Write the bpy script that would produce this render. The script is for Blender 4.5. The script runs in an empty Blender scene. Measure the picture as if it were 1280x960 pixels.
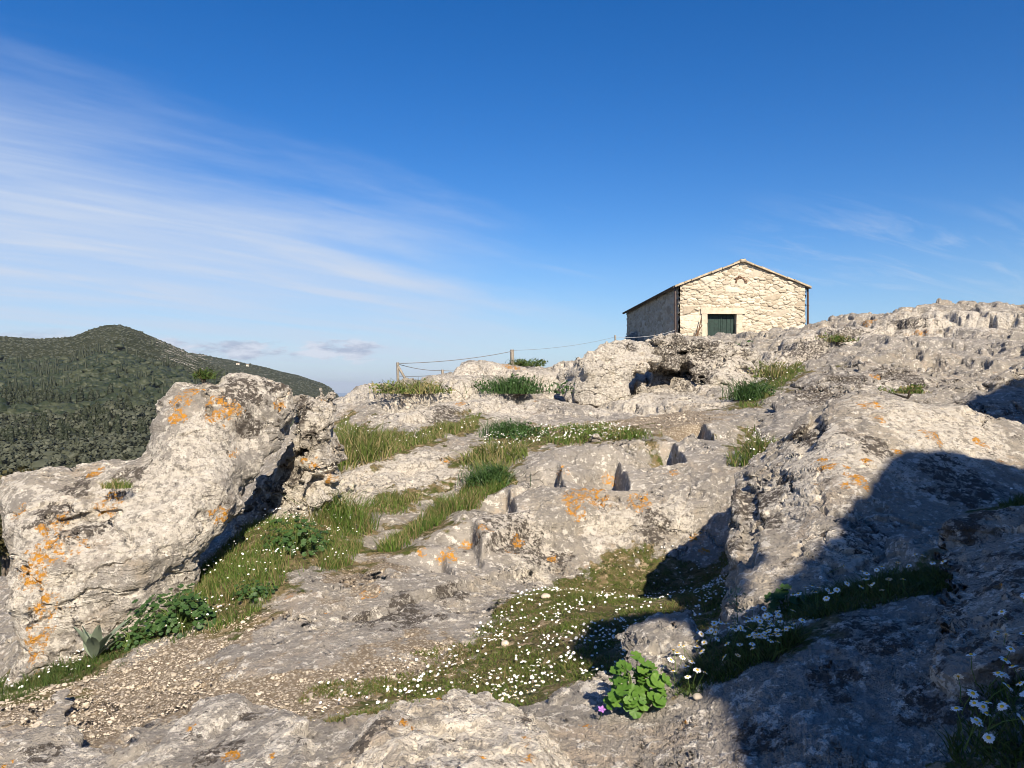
import bpy, math, random
import numpy as np
from mathutils import Vector
R = math.radians
rng = np.random.default_rng(7)
random.seed(7)
scene = bpy.context.scene
COL = scene.collection
FPX, CU, CV = 961.0, 640.0, 486.0          # photograph's focal length and eye level, in pixels of the 1280 px wide picture

def P(u, v, Y):
    return np.array([(u - CU) / FPX * Y, Y, (CV - v) / FPX * Y])

# ------------------------------------------------------------------ sun
SUN_EL, SUN_AZ = R(37), R(17)              # azimuth measured from straight behind the camera towards its right
SUN = np.array([math.cos(SUN_EL) * math.sin(SUN_AZ), -math.cos(SUN_EL) * math.cos(SUN_AZ), math.sin(SUN_EL)])

# ------------------------------------------------------------------ noise (vectorised)
def _h(ix, iy, iz, s):
    with np.errstate(over='ignore'):
        n = (ix.astype(np.uint32) * np.uint32(374761393) + iy.astype(np.uint32) * np.uint32(668265263)
             + iz.astype(np.uint32) * np.uint32(2147483647 ^ 0x5bd1e995) + np.uint32((s * 974634777) & 0xffffffff))
        n = (n ^ (n >> np.uint32(13))) * np.uint32(1274126177)
        n = n ^ (n >> np.uint32(16))
        n = n * np.uint32(2246822519)
        return n ^ (n >> np.uint32(15))
_HT = np.random.default_rng(3).integers(0, 16, 64 ** 3).astype(np.uint8)
_DIR = np.random.default_rng(4).normal(size=(16, 3)); _DIR = (_DIR / np.linalg.norm(_DIR, axis=1)[:, None] * 1.35).astype(np.float32)
_DX, _DY, _DZ = (np.ascontiguousarray(_DIR[:, i]) for i in range(3))
from concurrent.futures import ThreadPoolExecutor
POOL = ThreadPoolExecutor(4)
def perlin(x, y, z, s=0):
    x, y, z = np.broadcast_arrays(*(np.asarray(t, np.float32) for t in (x, y, z)))
    if x.size < 60000: return _perlin(x, y, z, s)
    sh = x.shape; f = [t.ravel() for t in (x, y, z)]; cs = range(0, x.size, 40000)
    return np.concatenate(list(POOL.map(lambda i: _perlin(f[0][i:i + 40000], f[1][i:i + 40000], f[2][i:i + 40000], s), cs))).reshape(sh)
def _perlin(x, y, z, s=0):
    fx, fy, fz = np.floor(x), np.floor(y), np.floor(z)
    ix, iy, iz = (fx.astype(np.int32) + s * 7) & 63, (fy.astype(np.int32) + s * 13) & 63, (fz.astype(np.int32) + s * 29) & 63
    x = x - fx; y = y - fy; z = z - fz
    u, v, w = (t * t * t * (t * (t * 6 - 15) + 10) for t in (x, y, z))
    X = (ix, (ix + 1) & 63); Y = (iy << 6, ((iy + 1) & 63) << 6); Z = (iz << 12, ((iz + 1) & 63) << 12)
    fx = (x, x - 1); fy = (y, y - 1); fz = (z, z - 1)
    YZ = [[Y[j] + Z[k] for k in (0, 1)] for j in (0, 1)]
    def c(i, j, k):
        h = _HT[X[i] + YZ[j][k]]
        r = _DX[h]; r *= fx[i]; t = _DY[h]; t *= fy[j]; r += t; t = _DZ[h]; t *= fz[k]; r += t
        return r
    def l(a, b, t):
        b -= a; b *= t; b += a; return b
    return l(l(l(c(0,0,0), c(1,0,0), u), l(c(0,1,0), c(1,1,0), u), v),
             l(l(c(0,0,1), c(1,0,1), u), l(c(0,1,1), c(1,1,1), u), v), w)
def fbm(x, y, z, sc, octv=4, s=0, gain=.5, ridged=False):
    a, t, f = 1.0, 0, sc
    for o in range(octv):
        n = perlin(x * f, y * f, z * f, s + o * 17)
        if ridged: n = 0.5 - 2 * np.abs(n)
        t = t + a * n; a *= gain; f *= 2.03
    return t
def worley2(x, y, s=0):
    x = np.asarray(x, np.float32); y = np.asarray(y, np.float32)
    ix, iy = np.floor(x).astype(np.int32), np.floor(y).astype(np.int32)
    f1 = np.full(x.shape, 9., np.float32); f2 = f1.copy(); idv = np.zeros(x.shape, np.float32)
    for i in (-1, 0, 1):
        for j in (-1, 0, 1):
            h = _h(ix + i, iy + j, ix * 0, s)
            px = ix + i + (h & 1023) / np.float32(1024); py = iy + j + ((h >> 10) & 1023) / np.float32(1024)
            d = np.sqrt((px - x) ** 2 + (py - y) ** 2)
            n = d < f1
            f2 = np.where(n, f1, np.minimum(f2, d)); idv = np.where(n, (h >> 20) / np.float32(4096), idv); f1 = np.where(n, d, f1)
    return f1, f2, idv
def sstep(a, b, x):
    t = np.clip((x - a) / (b - a), 0, 1); return t * t * (3 - 2 * t)

# ------------------------------------------------------------------ mesh helpers
def mesh_np(name, verts, faces, smooth=True, mats=(), mat_idx=None, attrs=None):
    """faces: list of (n,k) int arrays"""
    me = bpy.data.meshes.new(name)
    if isinstance(faces, np.ndarray): faces = [faces]
    faces = [f for f in faces if len(f)]
    verts = np.asarray(verts, np.float32)
    me.vertices.add(len(verts)); me.vertices.foreach_set('co', verts.ravel())
    nl = sum(f.size for f in faces); nf = sum(len(f) for f in faces)
    me.loops.add(nl); me.polygons.add(nf)
    me.loops.foreach_set('vertex_index', np.concatenate([f.ravel() for f in faces]).astype(np.int32))
    tot = np.concatenate([np.full(len(f), f.shape[1], np.int32) for f in faces])
    st = np.concatenate([[0], np.cumsum(tot)[:-1]]).astype(np.int32)
    me.polygons.foreach_set('loop_start', st)
    me.polygons.foreach_set('use_smooth', np.full(nf, smooth, bool))
    for m in mats: me.materials.append(m)
    if mat_idx is not None: me.polygons.foreach_set('material_index', np.asarray(mat_idx, np.int32))
    if attrs:
        for k, a in attrs.items():
            at = me.attributes.new(k, 'FLOAT', 'POINT'); at.data.foreach_set('value', np.asarray(a, np.float32).ravel())
    me.update(calc_edges=True)
    return me
def link(name, me, parent=None, loc=None, mat=None):
    o = bpy.data.objects.new(name, me); COL.objects.link(o)
    if loc is not None: o.location = tuple(float(t) for t in loc)
    if parent is not None: o.parent = parent
    if mat is not None: o.data.materials.append(mat)
    return o
def tag(o, label=None, cat=None, group=None, kind=None):
    if label: o['label'] = label
    if cat: o['category'] = cat
    if group: o['group'] = group
    if kind: o['kind'] = kind
    return o
def empty(name, loc=(0, 0, 0), rz=0):
    o = bpy.data.objects.new(name, None); COL.objects.link(o); o.empty_display_size = .1
    o.location = tuple(float(t) for t in loc); o.rotation_euler.z = rz
    return o
def copy_tree(o, parent=None):
    c = o.copy(); COL.objects.link(c)
    if parent is not None: c.parent = parent
    for ch in o.children: copy_tree(ch, c)
    return c
class MB:
    """collects pieces with faces of 3 or 4 corners and a material slot each"""
    def __init__(s): s.v = []; s.f3 = []; s.f4 = []; s.m3 = []; s.m4 = []; s.n = 0
    def add(s, v, f, m=0):
        v = np.asarray(v, float); f = np.asarray(f, int)
        if f.shape[1] == 3: s.f3.append(f + s.n); s.m3.append(np.full(len(f), m))
        else: s.f4.append(f + s.n); s.m4.append(np.full(len(f), m))
        s.v.append(v); s.n += len(v)
    def box(s, a, b, m=0):
        (x0, y0, z0), (x1, y1, z1) = a, b
        v = [(x, y, z) for z in (z0, z1) for y in (y0, y1) for x in (x0, x1)]
        s.add(v, [(0,2,3,1),(4,5,7,6),(0,1,5,4),(2,6,7,3),(0,4,6,2),(1,3,7,5)], m)
    def tube(s, pts, rad, n=8, m=0, cap=True):
        pts = np.asarray(pts, float); k = len(pts)
        rad = np.broadcast_to(np.asarray(rad, float), (k,))
        t = np.gradient(pts, axis=0); t /= np.linalg.norm(t, axis=1)[:, None] + 1e-9
        up = np.array([0, 0, 1.]) if abs(t[0][2]) < .9 else np.array([1., 0, 0])
        a = np.cross(t, up); a /= np.linalg.norm(a, axis=1)[:, None] + 1e-9
        b = np.cross(t, a)
        th = np.linspace(0, 2 * np.pi, n, endpoint=False)
        v = (pts[:, None] + rad[:, None, None] * (np.cos(th)[None, :, None] * a[:, None] + np.sin(th)[None, :, None] * b[:, None])).reshape(-1, 3)
        i = np.arange(k - 1)[:, None] * n; j = np.arange(n)[None]
        f = np.stack([i + j, i + (j + 1) % n, i + n + (j + 1) % n, i + n + j], -1).reshape(-1, 4)
        s.add(v, f, m)
        if cap:
            for e, base in ((0, 0), (1, (k - 1) * n)):
                c = len(v); vv = np.vstack([v[base:base + n], pts[0 if e == 0 else -1]])
                s.add(vv, [(n, (q + 1) % n, q) if e else (n, q, (q + 1) % n) for q in range(n)], m)
    def mesh(s, name, mats=(), smooth=False):
        fs, ms = [], []
        if s.f3: fs.append(np.concatenate(s.f3)); ms.append(np.concatenate(s.m3))
        if s.f4: fs.append(np.concatenate(s.f4)); ms.append(np.concatenate(s.m4))
        return mesh_np(name, np.concatenate(s.v), fs, smooth, mats, np.concatenate(ms))

# ------------------------------------------------------------------ materials
def new_mat(name):
    m = bpy.data.materials.new(name); m.use_nodes = True
    nt = m.node_tree; nt.nodes.clear()
    return m, nt
class NT:
    def __init__(s, nt): s.nt = nt
    def n(s, typ, **kw):
        nd = s.nt.nodes.new(typ)
        for k, v in kw.items(): setattr(nd, k, v)
        return nd
    def l(s, a, b): s.nt.links.new(a, b)
    def inp(s, nd, name, val):
        i = nd.inputs[name]
        if hasattr(val, 'is_linked') or isinstance(val, bpy.types.NodeSocket): s.l(val, i)
        else: i.default_value = val
    def noise(s, vec, scale, detail=4, rough=.55, off=None, dist=0):
        if off is not None:
            vec = s.vmath('ADD', vec, off)
        nd = s.n('ShaderNodeTexNoise'); s.l(vec, nd.inputs['Vector'])
        nd.inputs['Scale'].default_value = scale; nd.inputs['Detail'].default_value = detail
        nd.inputs['Roughness'].default_value = rough; nd.inputs['Distortion'].default_value = dist
        return nd.outputs['Fac']
    def vmath(s, op, a, b=None):
        nd = s.n('ShaderNodeVectorMath', operation=op)
        for i, v in enumerate((a, b)):
            if v is None: continue
            if isinstance(v, bpy.types.NodeSocket): s.l(v, nd.inputs[i])
            else: nd.inputs[i].default_value = v
        return nd.outputs[0]
    def math(s, op, a, b=None, c=None, clamp=False):
        nd = s.n('ShaderNodeMath', operation=op, use_clamp=clamp)
        for i, v in enumerate((a, b, c)):
            if v is None: continue
            if isinstance(v, bpy.types.NodeSocket): s.l(v, nd.inputs[i])
            else: nd.inputs[i].default_value = v
        return nd.outputs[0]
    def step(s, x, a, b):
        nd = s.n('ShaderNodeMapRange', interpolation_type='SMOOTHSTEP')
        s.l(x, nd.inputs['Value']); nd.inputs['From Min'].default_value = a; nd.inputs['From Max'].default_value = b
        return nd.outputs[0]
    def mix(s, f, a, b, blend='MIX'):
        nd = s.n('ShaderNodeMix', data_type='RGBA', blend_type=blend)
        for sock, v in ((nd.inputs['Factor'], f), (nd.inputs['A'] if 0 else nd.inputs[6], a), (nd.inputs[7], b)):
            if isinstance(v, bpy.types.NodeSocket): s.l(v, sock)
            else: sock.default_value = v if not isinstance(v, tuple) or len(v) == 4 else (*v, 1)
        return nd.outputs[2]
    def attr(s, name):
        return s.n('ShaderNodeAttribute', attribute_name=name).outputs['Fac']
    def out(s, col, rough=.9, disp=None, normal=None, spec=.2, trans=0):
        b = s.n('ShaderNodeBsdfPrincipled')
        if isinstance(col, bpy.types.NodeSocket): s.l(col, b.inputs['Base Color'])
        else: b.inputs['Base Color'].default_value = (*col, 1)
        if isinstance(rough, bpy.types.NodeSocket): s.l(rough, b.inputs['Roughness'])
        else: b.inputs['Roughness'].default_value = rough
        b.inputs['Specular IOR Level'].default_value = spec
        if normal is not None: s.l(normal, b.inputs['Normal'])
        o = s.n('ShaderNodeOutputMaterial')
        sh = b.outputs[0]
        if trans:
            t = s.n('ShaderNodeBsdfTranslucent')
            if isinstance(col, bpy.types.NodeSocket): s.l(col, t.inputs['Color'])
            else: t.inputs['Color'].default_value = (*col, 1)
            mx = s.n('ShaderNodeMixShader'); mx.inputs[0].default_value = trans
            s.l(sh, mx.inputs[1]); s.l(t.outputs[0], mx.inputs[2]); sh = mx.outputs[0]
        s.l(sh, o.inputs['Surface'])
        if disp is not None: s.l(disp, o.inputs['Displacement'])

def rock_material():
    m, nt = new_mat('limestone'); T = NT(nt)
    pos = T.n('ShaderNodeNewGeometry').outputs['Position']
    nrm = T.n('ShaderNodeNewGeometry').outputs['Normal']
    up = T.n('ShaderNodeSeparateXYZ'); T.l(nrm, up.inputs[0])
    # stretched along the bedding
    mp = T.n('ShaderNodeMapping'); T.l(pos, mp.inputs[0]); mp.inputs['Rotation'].default_value = (R(12), R(-20), 0); mp.inputs['Scale'].default_value = (.45, .6, 2.2)
    bed = mp.outputs[0]
    big = T.noise(pos, .9, 5, .6); mid = T.noise(pos, 5, 7, .65, (3, 1, 7)); fine = T.noise(pos, 34, 4, .7, (9, 4, 2)); str_ = T.noise(bed, 5, 6, .6)
    sp2 = T.noise(pos, 21, 5, .75, (21, 3, 13))
    c = T.mix(T.step(big, .35, .65), (.165, .142, .108), (.315, .264, .192))
    c = T.mix(T.math('MULTIPLY', T.step(T.noise(pos, 1.35, 7, .70, (17, 3, 8)), .475, .53), T.math('MULTIPLY', T.step(sp2, .34, .46), .88)), c, (.118, .109, .099))
    c = T.mix(T.math('MULTIPLY', T.step(str_, .45, .62), .5), c, (.165, .148, .13))
    c = T.mix(T.math('MULTIPLY', T.step(T.noise(pos, 2.3, 5, .6, (5, 5, 5)), .54, .66), .55), c, (.37, .26, .155))     # warm stain
    grey = T.attr('grey')
    c = T.mix(T.math('MULTIPLY', grey, T.step(mid, .3, .55)), c, (.175, .163, .155))
    # pale crust
    pale = T.attr('pale')
    pm = T.step(T.math('ADD', mid, T.math('MULTIPLY', T.math('SUBTRACT', pale, .35), .32)), .515, .56)
    pm = T.math('MULTIPLY', pm, T.math('ADD', .35, T.math('MULTIPLY', T.step(T.noise(pos, 26, 4, .7, (31, 2, 2)), .42, .50), .65)))
    c = T.mix(T.math('MULTIPLY', pm, .85), c, (.66, .60, .505))
    sp = T.noise(pos, 15, 6, .72, (1, 8, 3))
    c = T.mix(T.math('MULTIPLY', T.step(sp, .548, .580), .85), c, (.72, .67, .59))
    c = T.mix(T.math('MULTIPLY', T.step(sp2, .545, .575), .85), c, (.07, .06, .05)); c = T.mix(T.math('MULTIPLY', T.step(sp2, .30, .40), .55), T.mix(.6, c, (.70, .66, .58)), c)
    # dark crusty lichen, plus painted shade on the large rock's left face
    dark = T.attr('dark')
    dn = T.noise(pos, 7, 6, .74, (11, 2, 5)); dn2 = T.noise(pos, 24, 4, .7, (4, 12, 5))
    th = T.math('ADD', dn, T.math('MULTIPLY', T.math('SUBTRACT', dark, .26), .36))
    c = T.mix(T.math('MULTIPLY', T.step(th, .60, .635), T.math('MULTIPLY', T.step(dn2, .40, .50), T.step(sp2, .38, .47))), c, (.058, .05, .043))
    c = T.mix(T.math('MULTIPLY', T.step(dn2, .66, .70), .7), c, (.09, .08, .07))
    c = T.mix(T.math('MULTIPLY', T.step(fine, .30, .48), .45), T.mix(.5, c, (.14, .12, .10)), c)
    # orange lichen
    orn = T.attr('orange')
    on = T.noise(pos, 16, 6, .7, (2, 2, 9))
    ot = T.math('ADD', on, T.math('MULTIPLY', T.math('SUBTRACT', orn, .5), .50))
    oc = T.mix(T.step(fine, .35, .6), (.21, .125, .05), (.45, .21, .028))
    c = T.mix(T.math('MULTIPLY', T.math('MULTIPLY', T.step(ot, .545, .575), T.step(sp, .45, .50)), T.math('ADD', .25, T.math('MULTIPLY', T.step(fine, .42, .54), .75))), c, oc)
    oo = T.noise(pos, 3.1, 7, .68, (7, 3, 3))
    c = T.mix(T.math('MULTIPLY', T.step(oo, .655, .70), T.math('MULTIPLY', T.step(on, .45, .6), .6)), c, (.38, .20, .07))
    # rusty turf and moss between the rocks
    veg = T.attr('veg'); gv = T.attr('gravel')
    soil = T.mix(T.step(mid, .4, .6), (.07, .06, .025), (.15, .115, .06))
    soil = T.mix(T.step(T.noise(pos, 9, 6, .7, (8, 8, 1)), .45, .58), soil, (.055, .065, .016)); soil = T.mix(T.step(sp, .54, .6), soil, (.26, .20, .13)); soil = T.mix(T.step(sp2, .55, .62), soil, (.03, .03, .012))
    gr = T.mix(T.step(fine, .38, .6), (.27, .225, .165), (.47, .41, .325))
    vr = T.n('ShaderNodeTexVoronoi'); T.l(pos, vr.inputs['Vector']); vr.inputs['Scale'].default_value = 55
    gr = T.mix(T.step(vr.outputs['Distance'], .25, .6), gr, (.20, .16, .115))
    gm = T.step(T.math('ADD', gv, T.math('MULTIPLY', T.math('SUBTRACT', mid, .5), 1.6)), .42, .58)
    c = T.mix(gm, c, gr)
    vm = T.step(T.math('ADD', veg, T.math('MULTIPLY', T.math('SUBTRACT', mid, .5), 1.5)), .42, .56)
    c = T.mix(vm, c, soil)
    # relief
    def ledges(x, n):
        q = T.math('MULTIPLY', x, n); return T.math('DIVIDE', T.math('ADD', T.math('FLOOR', q), T.step(T.math('FRACT', q), .42, .66)), n)
    h = T.math('MULTIPLY', ledges(dn, 11), .042)
    h = T.math('ADD', h, T.math('MULTIPLY', T.math('SUBTRACT', ledges(T.noise(bed, 3.2, 5, .58, (6, 1, 1)), 9), .5), T.math('MULTIPLY', .13, T.math('SUBTRACT', 1, T.math('MULTIPLY', T.attr('soft'), 1.15), clamp=True))))
    h = T.math('ADD', h, T.math('MULTIPLY', sp, .036))
    h = T.math('ADD', h, T.math('MULTIPLY', fine, .015))
    # fissures and solution pits
    hard = T.math('SUBTRACT', 1, T.attr('soft'))
    ck = T.n('ShaderNodeTexVoronoi', feature='DISTANCE_TO_EDGE'); wv = T.n('ShaderNodeTexNoise'); T.l(pos, wv.inputs['Vector']); wv.inputs['Scale'].default_value = 2.2; wv.inputs['Detail'].default_value = 4
    wpos = T.vmath('ADD', bed, T.vmath('MULTIPLY', wv.outputs['Color'], (.9, .9, .9))); T.l(wpos, ck.inputs['Vector']); ck.inputs['Scale'].default_value = 1.7
    crm = T.step(T.noise(pos, 1.1, 3, .5, (4, 14, 4)), .46, .54)
    h = T.math('SUBTRACT', h, T.math('MULTIPLY', T.math('MULTIPLY', T.math('SUBTRACT', 1, T.step(ck.outputs['Distance'], .0, .045)), crm), T.math('MULTIPLY', hard, .05)))
    pv = T.n('ShaderNodeTexVoronoi'); T.l(T.vmath('ADD', pos, T.vmath('MULTIPLY', wv.outputs['Color'], (.25, .25, .25))), pv.inputs['Vector']); pv.inputs['Scale'].default_value = 7.5
    pr = T.n('ShaderNodeSeparateColor'); T.l(pv.outputs['Color'], pr.inputs[0])
    pm_ = T.math('MULTIPLY', T.step(pr.outputs[0], .62, .66), T.step(T.noise(pos, 1.6, 3, .5, (14, 4, 4)), .44, .56))
    h = T.math('SUBTRACT', h, T.math('MULTIPLY', T.math('MULTIPLY', T.math('SUBTRACT', 1, T.step(pv.outputs['Distance'], .12, .42)), pm_), T.math('MULTIPLY', hard, .045)))
    h = T.math('SUBTRACT', h, .05)
    h = T.math('MULTIPLY', h, T.math('SUBTRACT', 1, T.math('MULTIPLY', vm, .75)))
    h = T.math('MULTIPLY', h, T.math('SUBTRACT', 1, T.math('MULTIPLY', T.attr('cut'), .6)))
    d = T.n('ShaderNodeDisplacement'); T.l(h, d.inputs['Height']); d.inputs['Midlevel'].default_value = 0; d.inputs['Scale'].default_value = 1
    T.out(c, .93, d.outputs[0], spec=.12)
    m.displacement_method = 'BOTH'
    return m
M_ROCK = rock_material()
def leaf_mat(name, a, b, scale=8, trans=.25, rough=.6, c3=None):
    m, nt = new_mat(name); T = NT(nt)
    pos = T.n('ShaderNodeNewGeometry').outputs['Position']
    rnd = T.n('ShaderNodeNewGeometry').outputs['Random Per Island']
    c = T.mix(rnd, a, b)
    c = T.mix(T.step(T.noise(pos, scale, 3, .6), .35, .65), c, T.mix(.5, c, c3 or a))
    T.out(c, rough, trans=trans, spec=.3)
    return m
def flat_mat(name, col, rough=.8, var=.25, scale=12, spec=.2, bump=0, metal=0):
    m, nt = new_mat(name); T = NT(nt)
    pos = T.n('ShaderNodeTexCoord').outputs['Object']
    n = T.noise(pos, scale, 6, .65)
    c = T.mix(T.step(n, .3, .7), tuple(t * (1 - var) for t in col), tuple(min(1, t * (1 + var)) for t in col))
    nm = None
    if bump:
        b = T.n('ShaderNodeBump'); T.l(T.noise(pos, scale * 3, 5, .6), b.inputs['Height']); b.inputs['Strength'].default_value = bump; b.inputs['Distance'].default_value = .02
        nm = b.outputs[0]
    T.out(c, rough, normal=nm, spec=spec)
    return m
# ------------------------------------------------------------------ near terrain: one sheet of bedrock
# (u, v, distance) sightings of the ground in the photograph, plus ground points nobody sees
CP = [
 (0,930,3.2),(0,885,3.8),(0,870,4.4),(0,840,6),(0,780,8.5),(0,740,12),(220,740,6.2),(220,690,8),(220,660,11),(80,800,6),(80,740,9),
 (150,960,2.8),(150,900,3.5),(150,850,4.1),(170,806,4.6),(150,730,7),(150,700,10),(150,690,14),
 (300,960,2.5),(300,880,3.4),(300,830,3.9),(300,780,4.6),(300,722,5.3),(300,668,6.4),(300,660,8),(300,620,10),(300,600,14),
 (370,750,4.8),(350,690,5.7),(370,650,6.6),(375,635,8),(385,575,9.5),(390,520,13),
 (450,960,2.3),(450,880,3.25),(450,800,4.1),(450,760,4.8),(450,705,5.9),(450,645,7.2),(450,592,8.2),(450,558,9.2),(450,545,10),(450,512,12.5),(445,491,14.5),
 (550,960,2.1),(550,880,3.15),(550,800,4.2),(545,745,5.0),(560,720,5.4),(520,700,5.7),(500,742,5.0),
 (600,720,5.7),(600,662,6.3),(650,692,6.2),(700,694,6.5),(700,645,6.8),(700,605,7.4),(700,572,8.3),
 (800,692,6.6),(800,645,6.9),(800,592,7.6),(800,560,8.5),(900,690,6.5),(900,625,6.9),(900,560,8.0),(900,535,9),
 (700,860,3.1),(700,800,3.8),(700,740,5.0),(620,840,3.6),(800,760,4.4),(800,810,3.5),(880,740,4.7),(640,770,4.6),
 (850,530,9.5),(740,543,10),(640,543,9.9),(620,562,9),(620,602,8.1),(560,642,7.2),(500,682,6.4),(480,690,6.2),
 (500,625,7.7),(480,582,8.5),(560,572,8.8),(560,547,9.7),
 (520,512,12),(600,502,12.6),(680,505,12.6),(600,472,16),(640,456,18.5),(500,484,15.5),(560,467,17.5),(700,457,18.8),(680,484,16.0),(690,504,14.6),(702,500,15.3),(660,493,14.8),
 (740,515,12.4),(740,532,11),(850,522,10.5),
 (780,500,14),(770,440,19),(830,485,15),(830,436,21),(850,427,25),(900,492,14),(900,426,24),(960,472,15),(960,430,21),(1000,414,26),
 (940,562,8.6),(930,502,12),(1000,505,10.8),(1000,462,14),(1040,452,15),(1100,482,10.8),(1100,430,16),(1100,396,22),(1200,385,22.5),(1260,391,21),
 (1200,430,16),(1200,468,12),(1280,440,14),(1280,520,9),(1200,520,8.5),(1100,522,8),(1000,545,8),(960,585,7),(1000,620,6),(1200,600,6),
 (1000,775,2.75),(1100,742,2.8),(1200,712,2.9),(1270,655,3.2),(1050,690,4.0),
 (1000,872,2.1),(1100,800,2.3),(1100,900,1.95),(1250,905,1.75),(1200,800,2.2),(700,905,2.4),(960,740,4.0),
 (750,932,2.2),(900,902,2.2),(950,822,2.45),(1000,960,1.8),(820,880,2.45),(860,840,2.6),(50,950,2.9),(250,950,2.6),
]
XYZ = [P(*c) for c in CP] + [np.array(p, float) for p in [
 (0,.5,-1.5),(1,.6,-1.25),(-1,.6,-1.6),(3,.6,-.7),(-3,.6,-1.9),(0,.9,-1.5),(.6,1.2,-1.15),(1.5,1.2,-.85),(-1,1.5,-1.6),(-.2,1.6,-1.35),
 (4,2,-.6),(6,3,-.2),(8,5,0),(9,8,.3),(12,10,1.0),(16,14,1.7),(22,18,2),(30,20,1),(5,5,-.35),(18,25,2.0),(25,32,1.5),(-4,3,-2.2),(-6,5,-2.8),(-9,7,-4),(-14,10,-6),
 (6.5,34,1.7),(9,34,1.75),(13,34,1.9),(5,40,1.6),(13,42,1.7),(16,50,-1),(6,50,.3),(20,66,-10),(4,66,-9),
 (-8,14,-3),(-6,20,-5),(-12,24,-9),(-20,40,-18),(-10,40,-12),(-30,60,-30),(-12,60,-24),
 (-4.4,16,-1.2),(-4,20,-2.2),(-2.8,17.5,-.8),(-2.8,22,-2.5),(0,21,0),(0,26,-2.5),(1.4,20.5,.4),(1.5,27,-1.5),(4,26,1.2),(0,40,-8),(0,62,-20),(30,62,-8),(40,50,-5)]]
XYZ = np.array(XYZ)
def _warp(x, y):
    y = np.maximum(y, .3)
    return np.stack([np.arctan2(x, y) * 2.4, 1.9 * np.log(np.hypot(x, y))], -1)
_W = _warp(XYZ[:, 0], XYZ[:, 1])
def _tps(r2): return r2 * np.log(r2 + 1e-12) * .5
def _fit():
    n = len(_W); K = _tps(((_W[:, None] - _W[None]) ** 2).sum(-1)) + np.eye(n) * 6e-4
    Pm = np.hstack([np.ones((n, 1)), _W]); A = np.block([[K, Pm], [Pm.T, np.zeros((3, 3))]])
    return np.linalg.solve(A, np.concatenate([XYZ[:, 2], np.zeros(3)]))
_C = _fit()
def base_h(x, y):
    sh = x.shape; w = _warp(x.ravel(), y.ravel()); out = np.empty(len(w)); n = len(_W)
    def part(i):
        q = w[i:i + 8000].astype(np.float32); k = _W.astype(np.float32)
        d = ((q[:, None, 0] - k[None, :, 0]) ** 2 + (q[:, None, 1] - k[None, :, 1]) ** 2)
        out[i:i + 8000] = _tps(d) @ _C[:n] + _C[n] + q @ _C[n + 1:]
    list(POOL.map(part, range(0, len(w), 8000)))
    return out.reshape(sh)

def seg_poly_dist(x, y, poly):
    """signed distance to a polygon in the plane, negative inside"""
    d = np.full(x.shape, 1e9); ins = np.zeros(x.shape, bool); n = len(poly)
    for i in range(n):
        ax, ay = poly[i]; bx, by = poly[(i + 1) % n]
        ex, ey = bx - ax, by - ay; wx, wy = x - ax, y - ay
        t = np.clip((wx * ex + wy * ey) / (ex * ex + ey * ey + 1e-12), 0, 1)
        d = np.minimum(d, (wx - t * ex) ** 2 + (wy - t * ey) ** 2)
        c = ((ay > y) != (by > y)) & (x < ex * (y - ay) / (ey + 1e-12) + ax)
        ins ^= c
    d = np.sqrt(d)
    return np.where(ins, -d, d)

# polar grid: fine inside the field of view
ang = np.concatenate([np.linspace(-88, -42, 60, endpoint=False), np.linspace(-42, -36, 40, endpoint=False), np.linspace(-36, 36, 1150, endpoint=False), np.linspace(36, 44, 60, endpoint=False), np.linspace(44, 88, 60)])
ang = np.radians(ang)
lr = np.concatenate([np.linspace(math.log(.75), math.log(1.5), 60, endpoint=False), np.linspace(math.log(1.5), math.log(26), 900, endpoint=False), np.linspace(math.log(26), math.log(75), 90)])
A_, L_ = np.meshgrid(ang, lr)
GX = np.exp(L_) * np.sin(A_); GY = np.exp(L_) * np.cos(A_)
GB = base_h(GX, GY)
def sampler(G):
    def f(x, y):
        x = np.asarray(x, float); y = np.asarray(y, float)
        a = np.interp(np.arctan2(x, y), ang, np.arange(len(ang))); l = np.interp(np.log(np.hypot(x, y)), lr, np.arange(len(lr)))
        i = np.minimum(a.astype(int), len(ang) - 2); j = np.minimum(l.astype(int), len(lr) - 2); fa = a - i; fl = l - j
        return (G[j, i] * (1 - fa) + G[j, i + 1] * fa) * (1 - fl) + (G[j + 1, i] * (1 - fa) + G[j + 1, i + 1] * fa) * fl
    return f
def make_cast(hf):
    def cast(u, v, y0=1.2, y1=60):
        """first ground point along the line of sight through a photograph pixel"""
        u = np.atleast_1d(np.asarray(u, float)); v = np.atleast_1d(np.asarray(v, float))
        Y = np.exp(np.linspace(math.log(y0), math.log(y1), 900))
        X = (u[:, None] - CU) / FPX * Y; Z = (CV - v[:, None]) / FPX * Y
        below = hf(X, np.broadcast_to(Y, X.shape)) >= Z
        k = np.where(below.any(1), below.argmax(1), -1)
        return np.stack([X[np.arange(len(u)), k], Y[k], Z[np.arange(len(u)), k]], -1), k >= 0
    return cast
cast0 = make_cast(sampler(GB))
def ground_poly(pix):
    p, _ = cast0(*np.array(pix, float).T); return p[:, :2]

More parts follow.
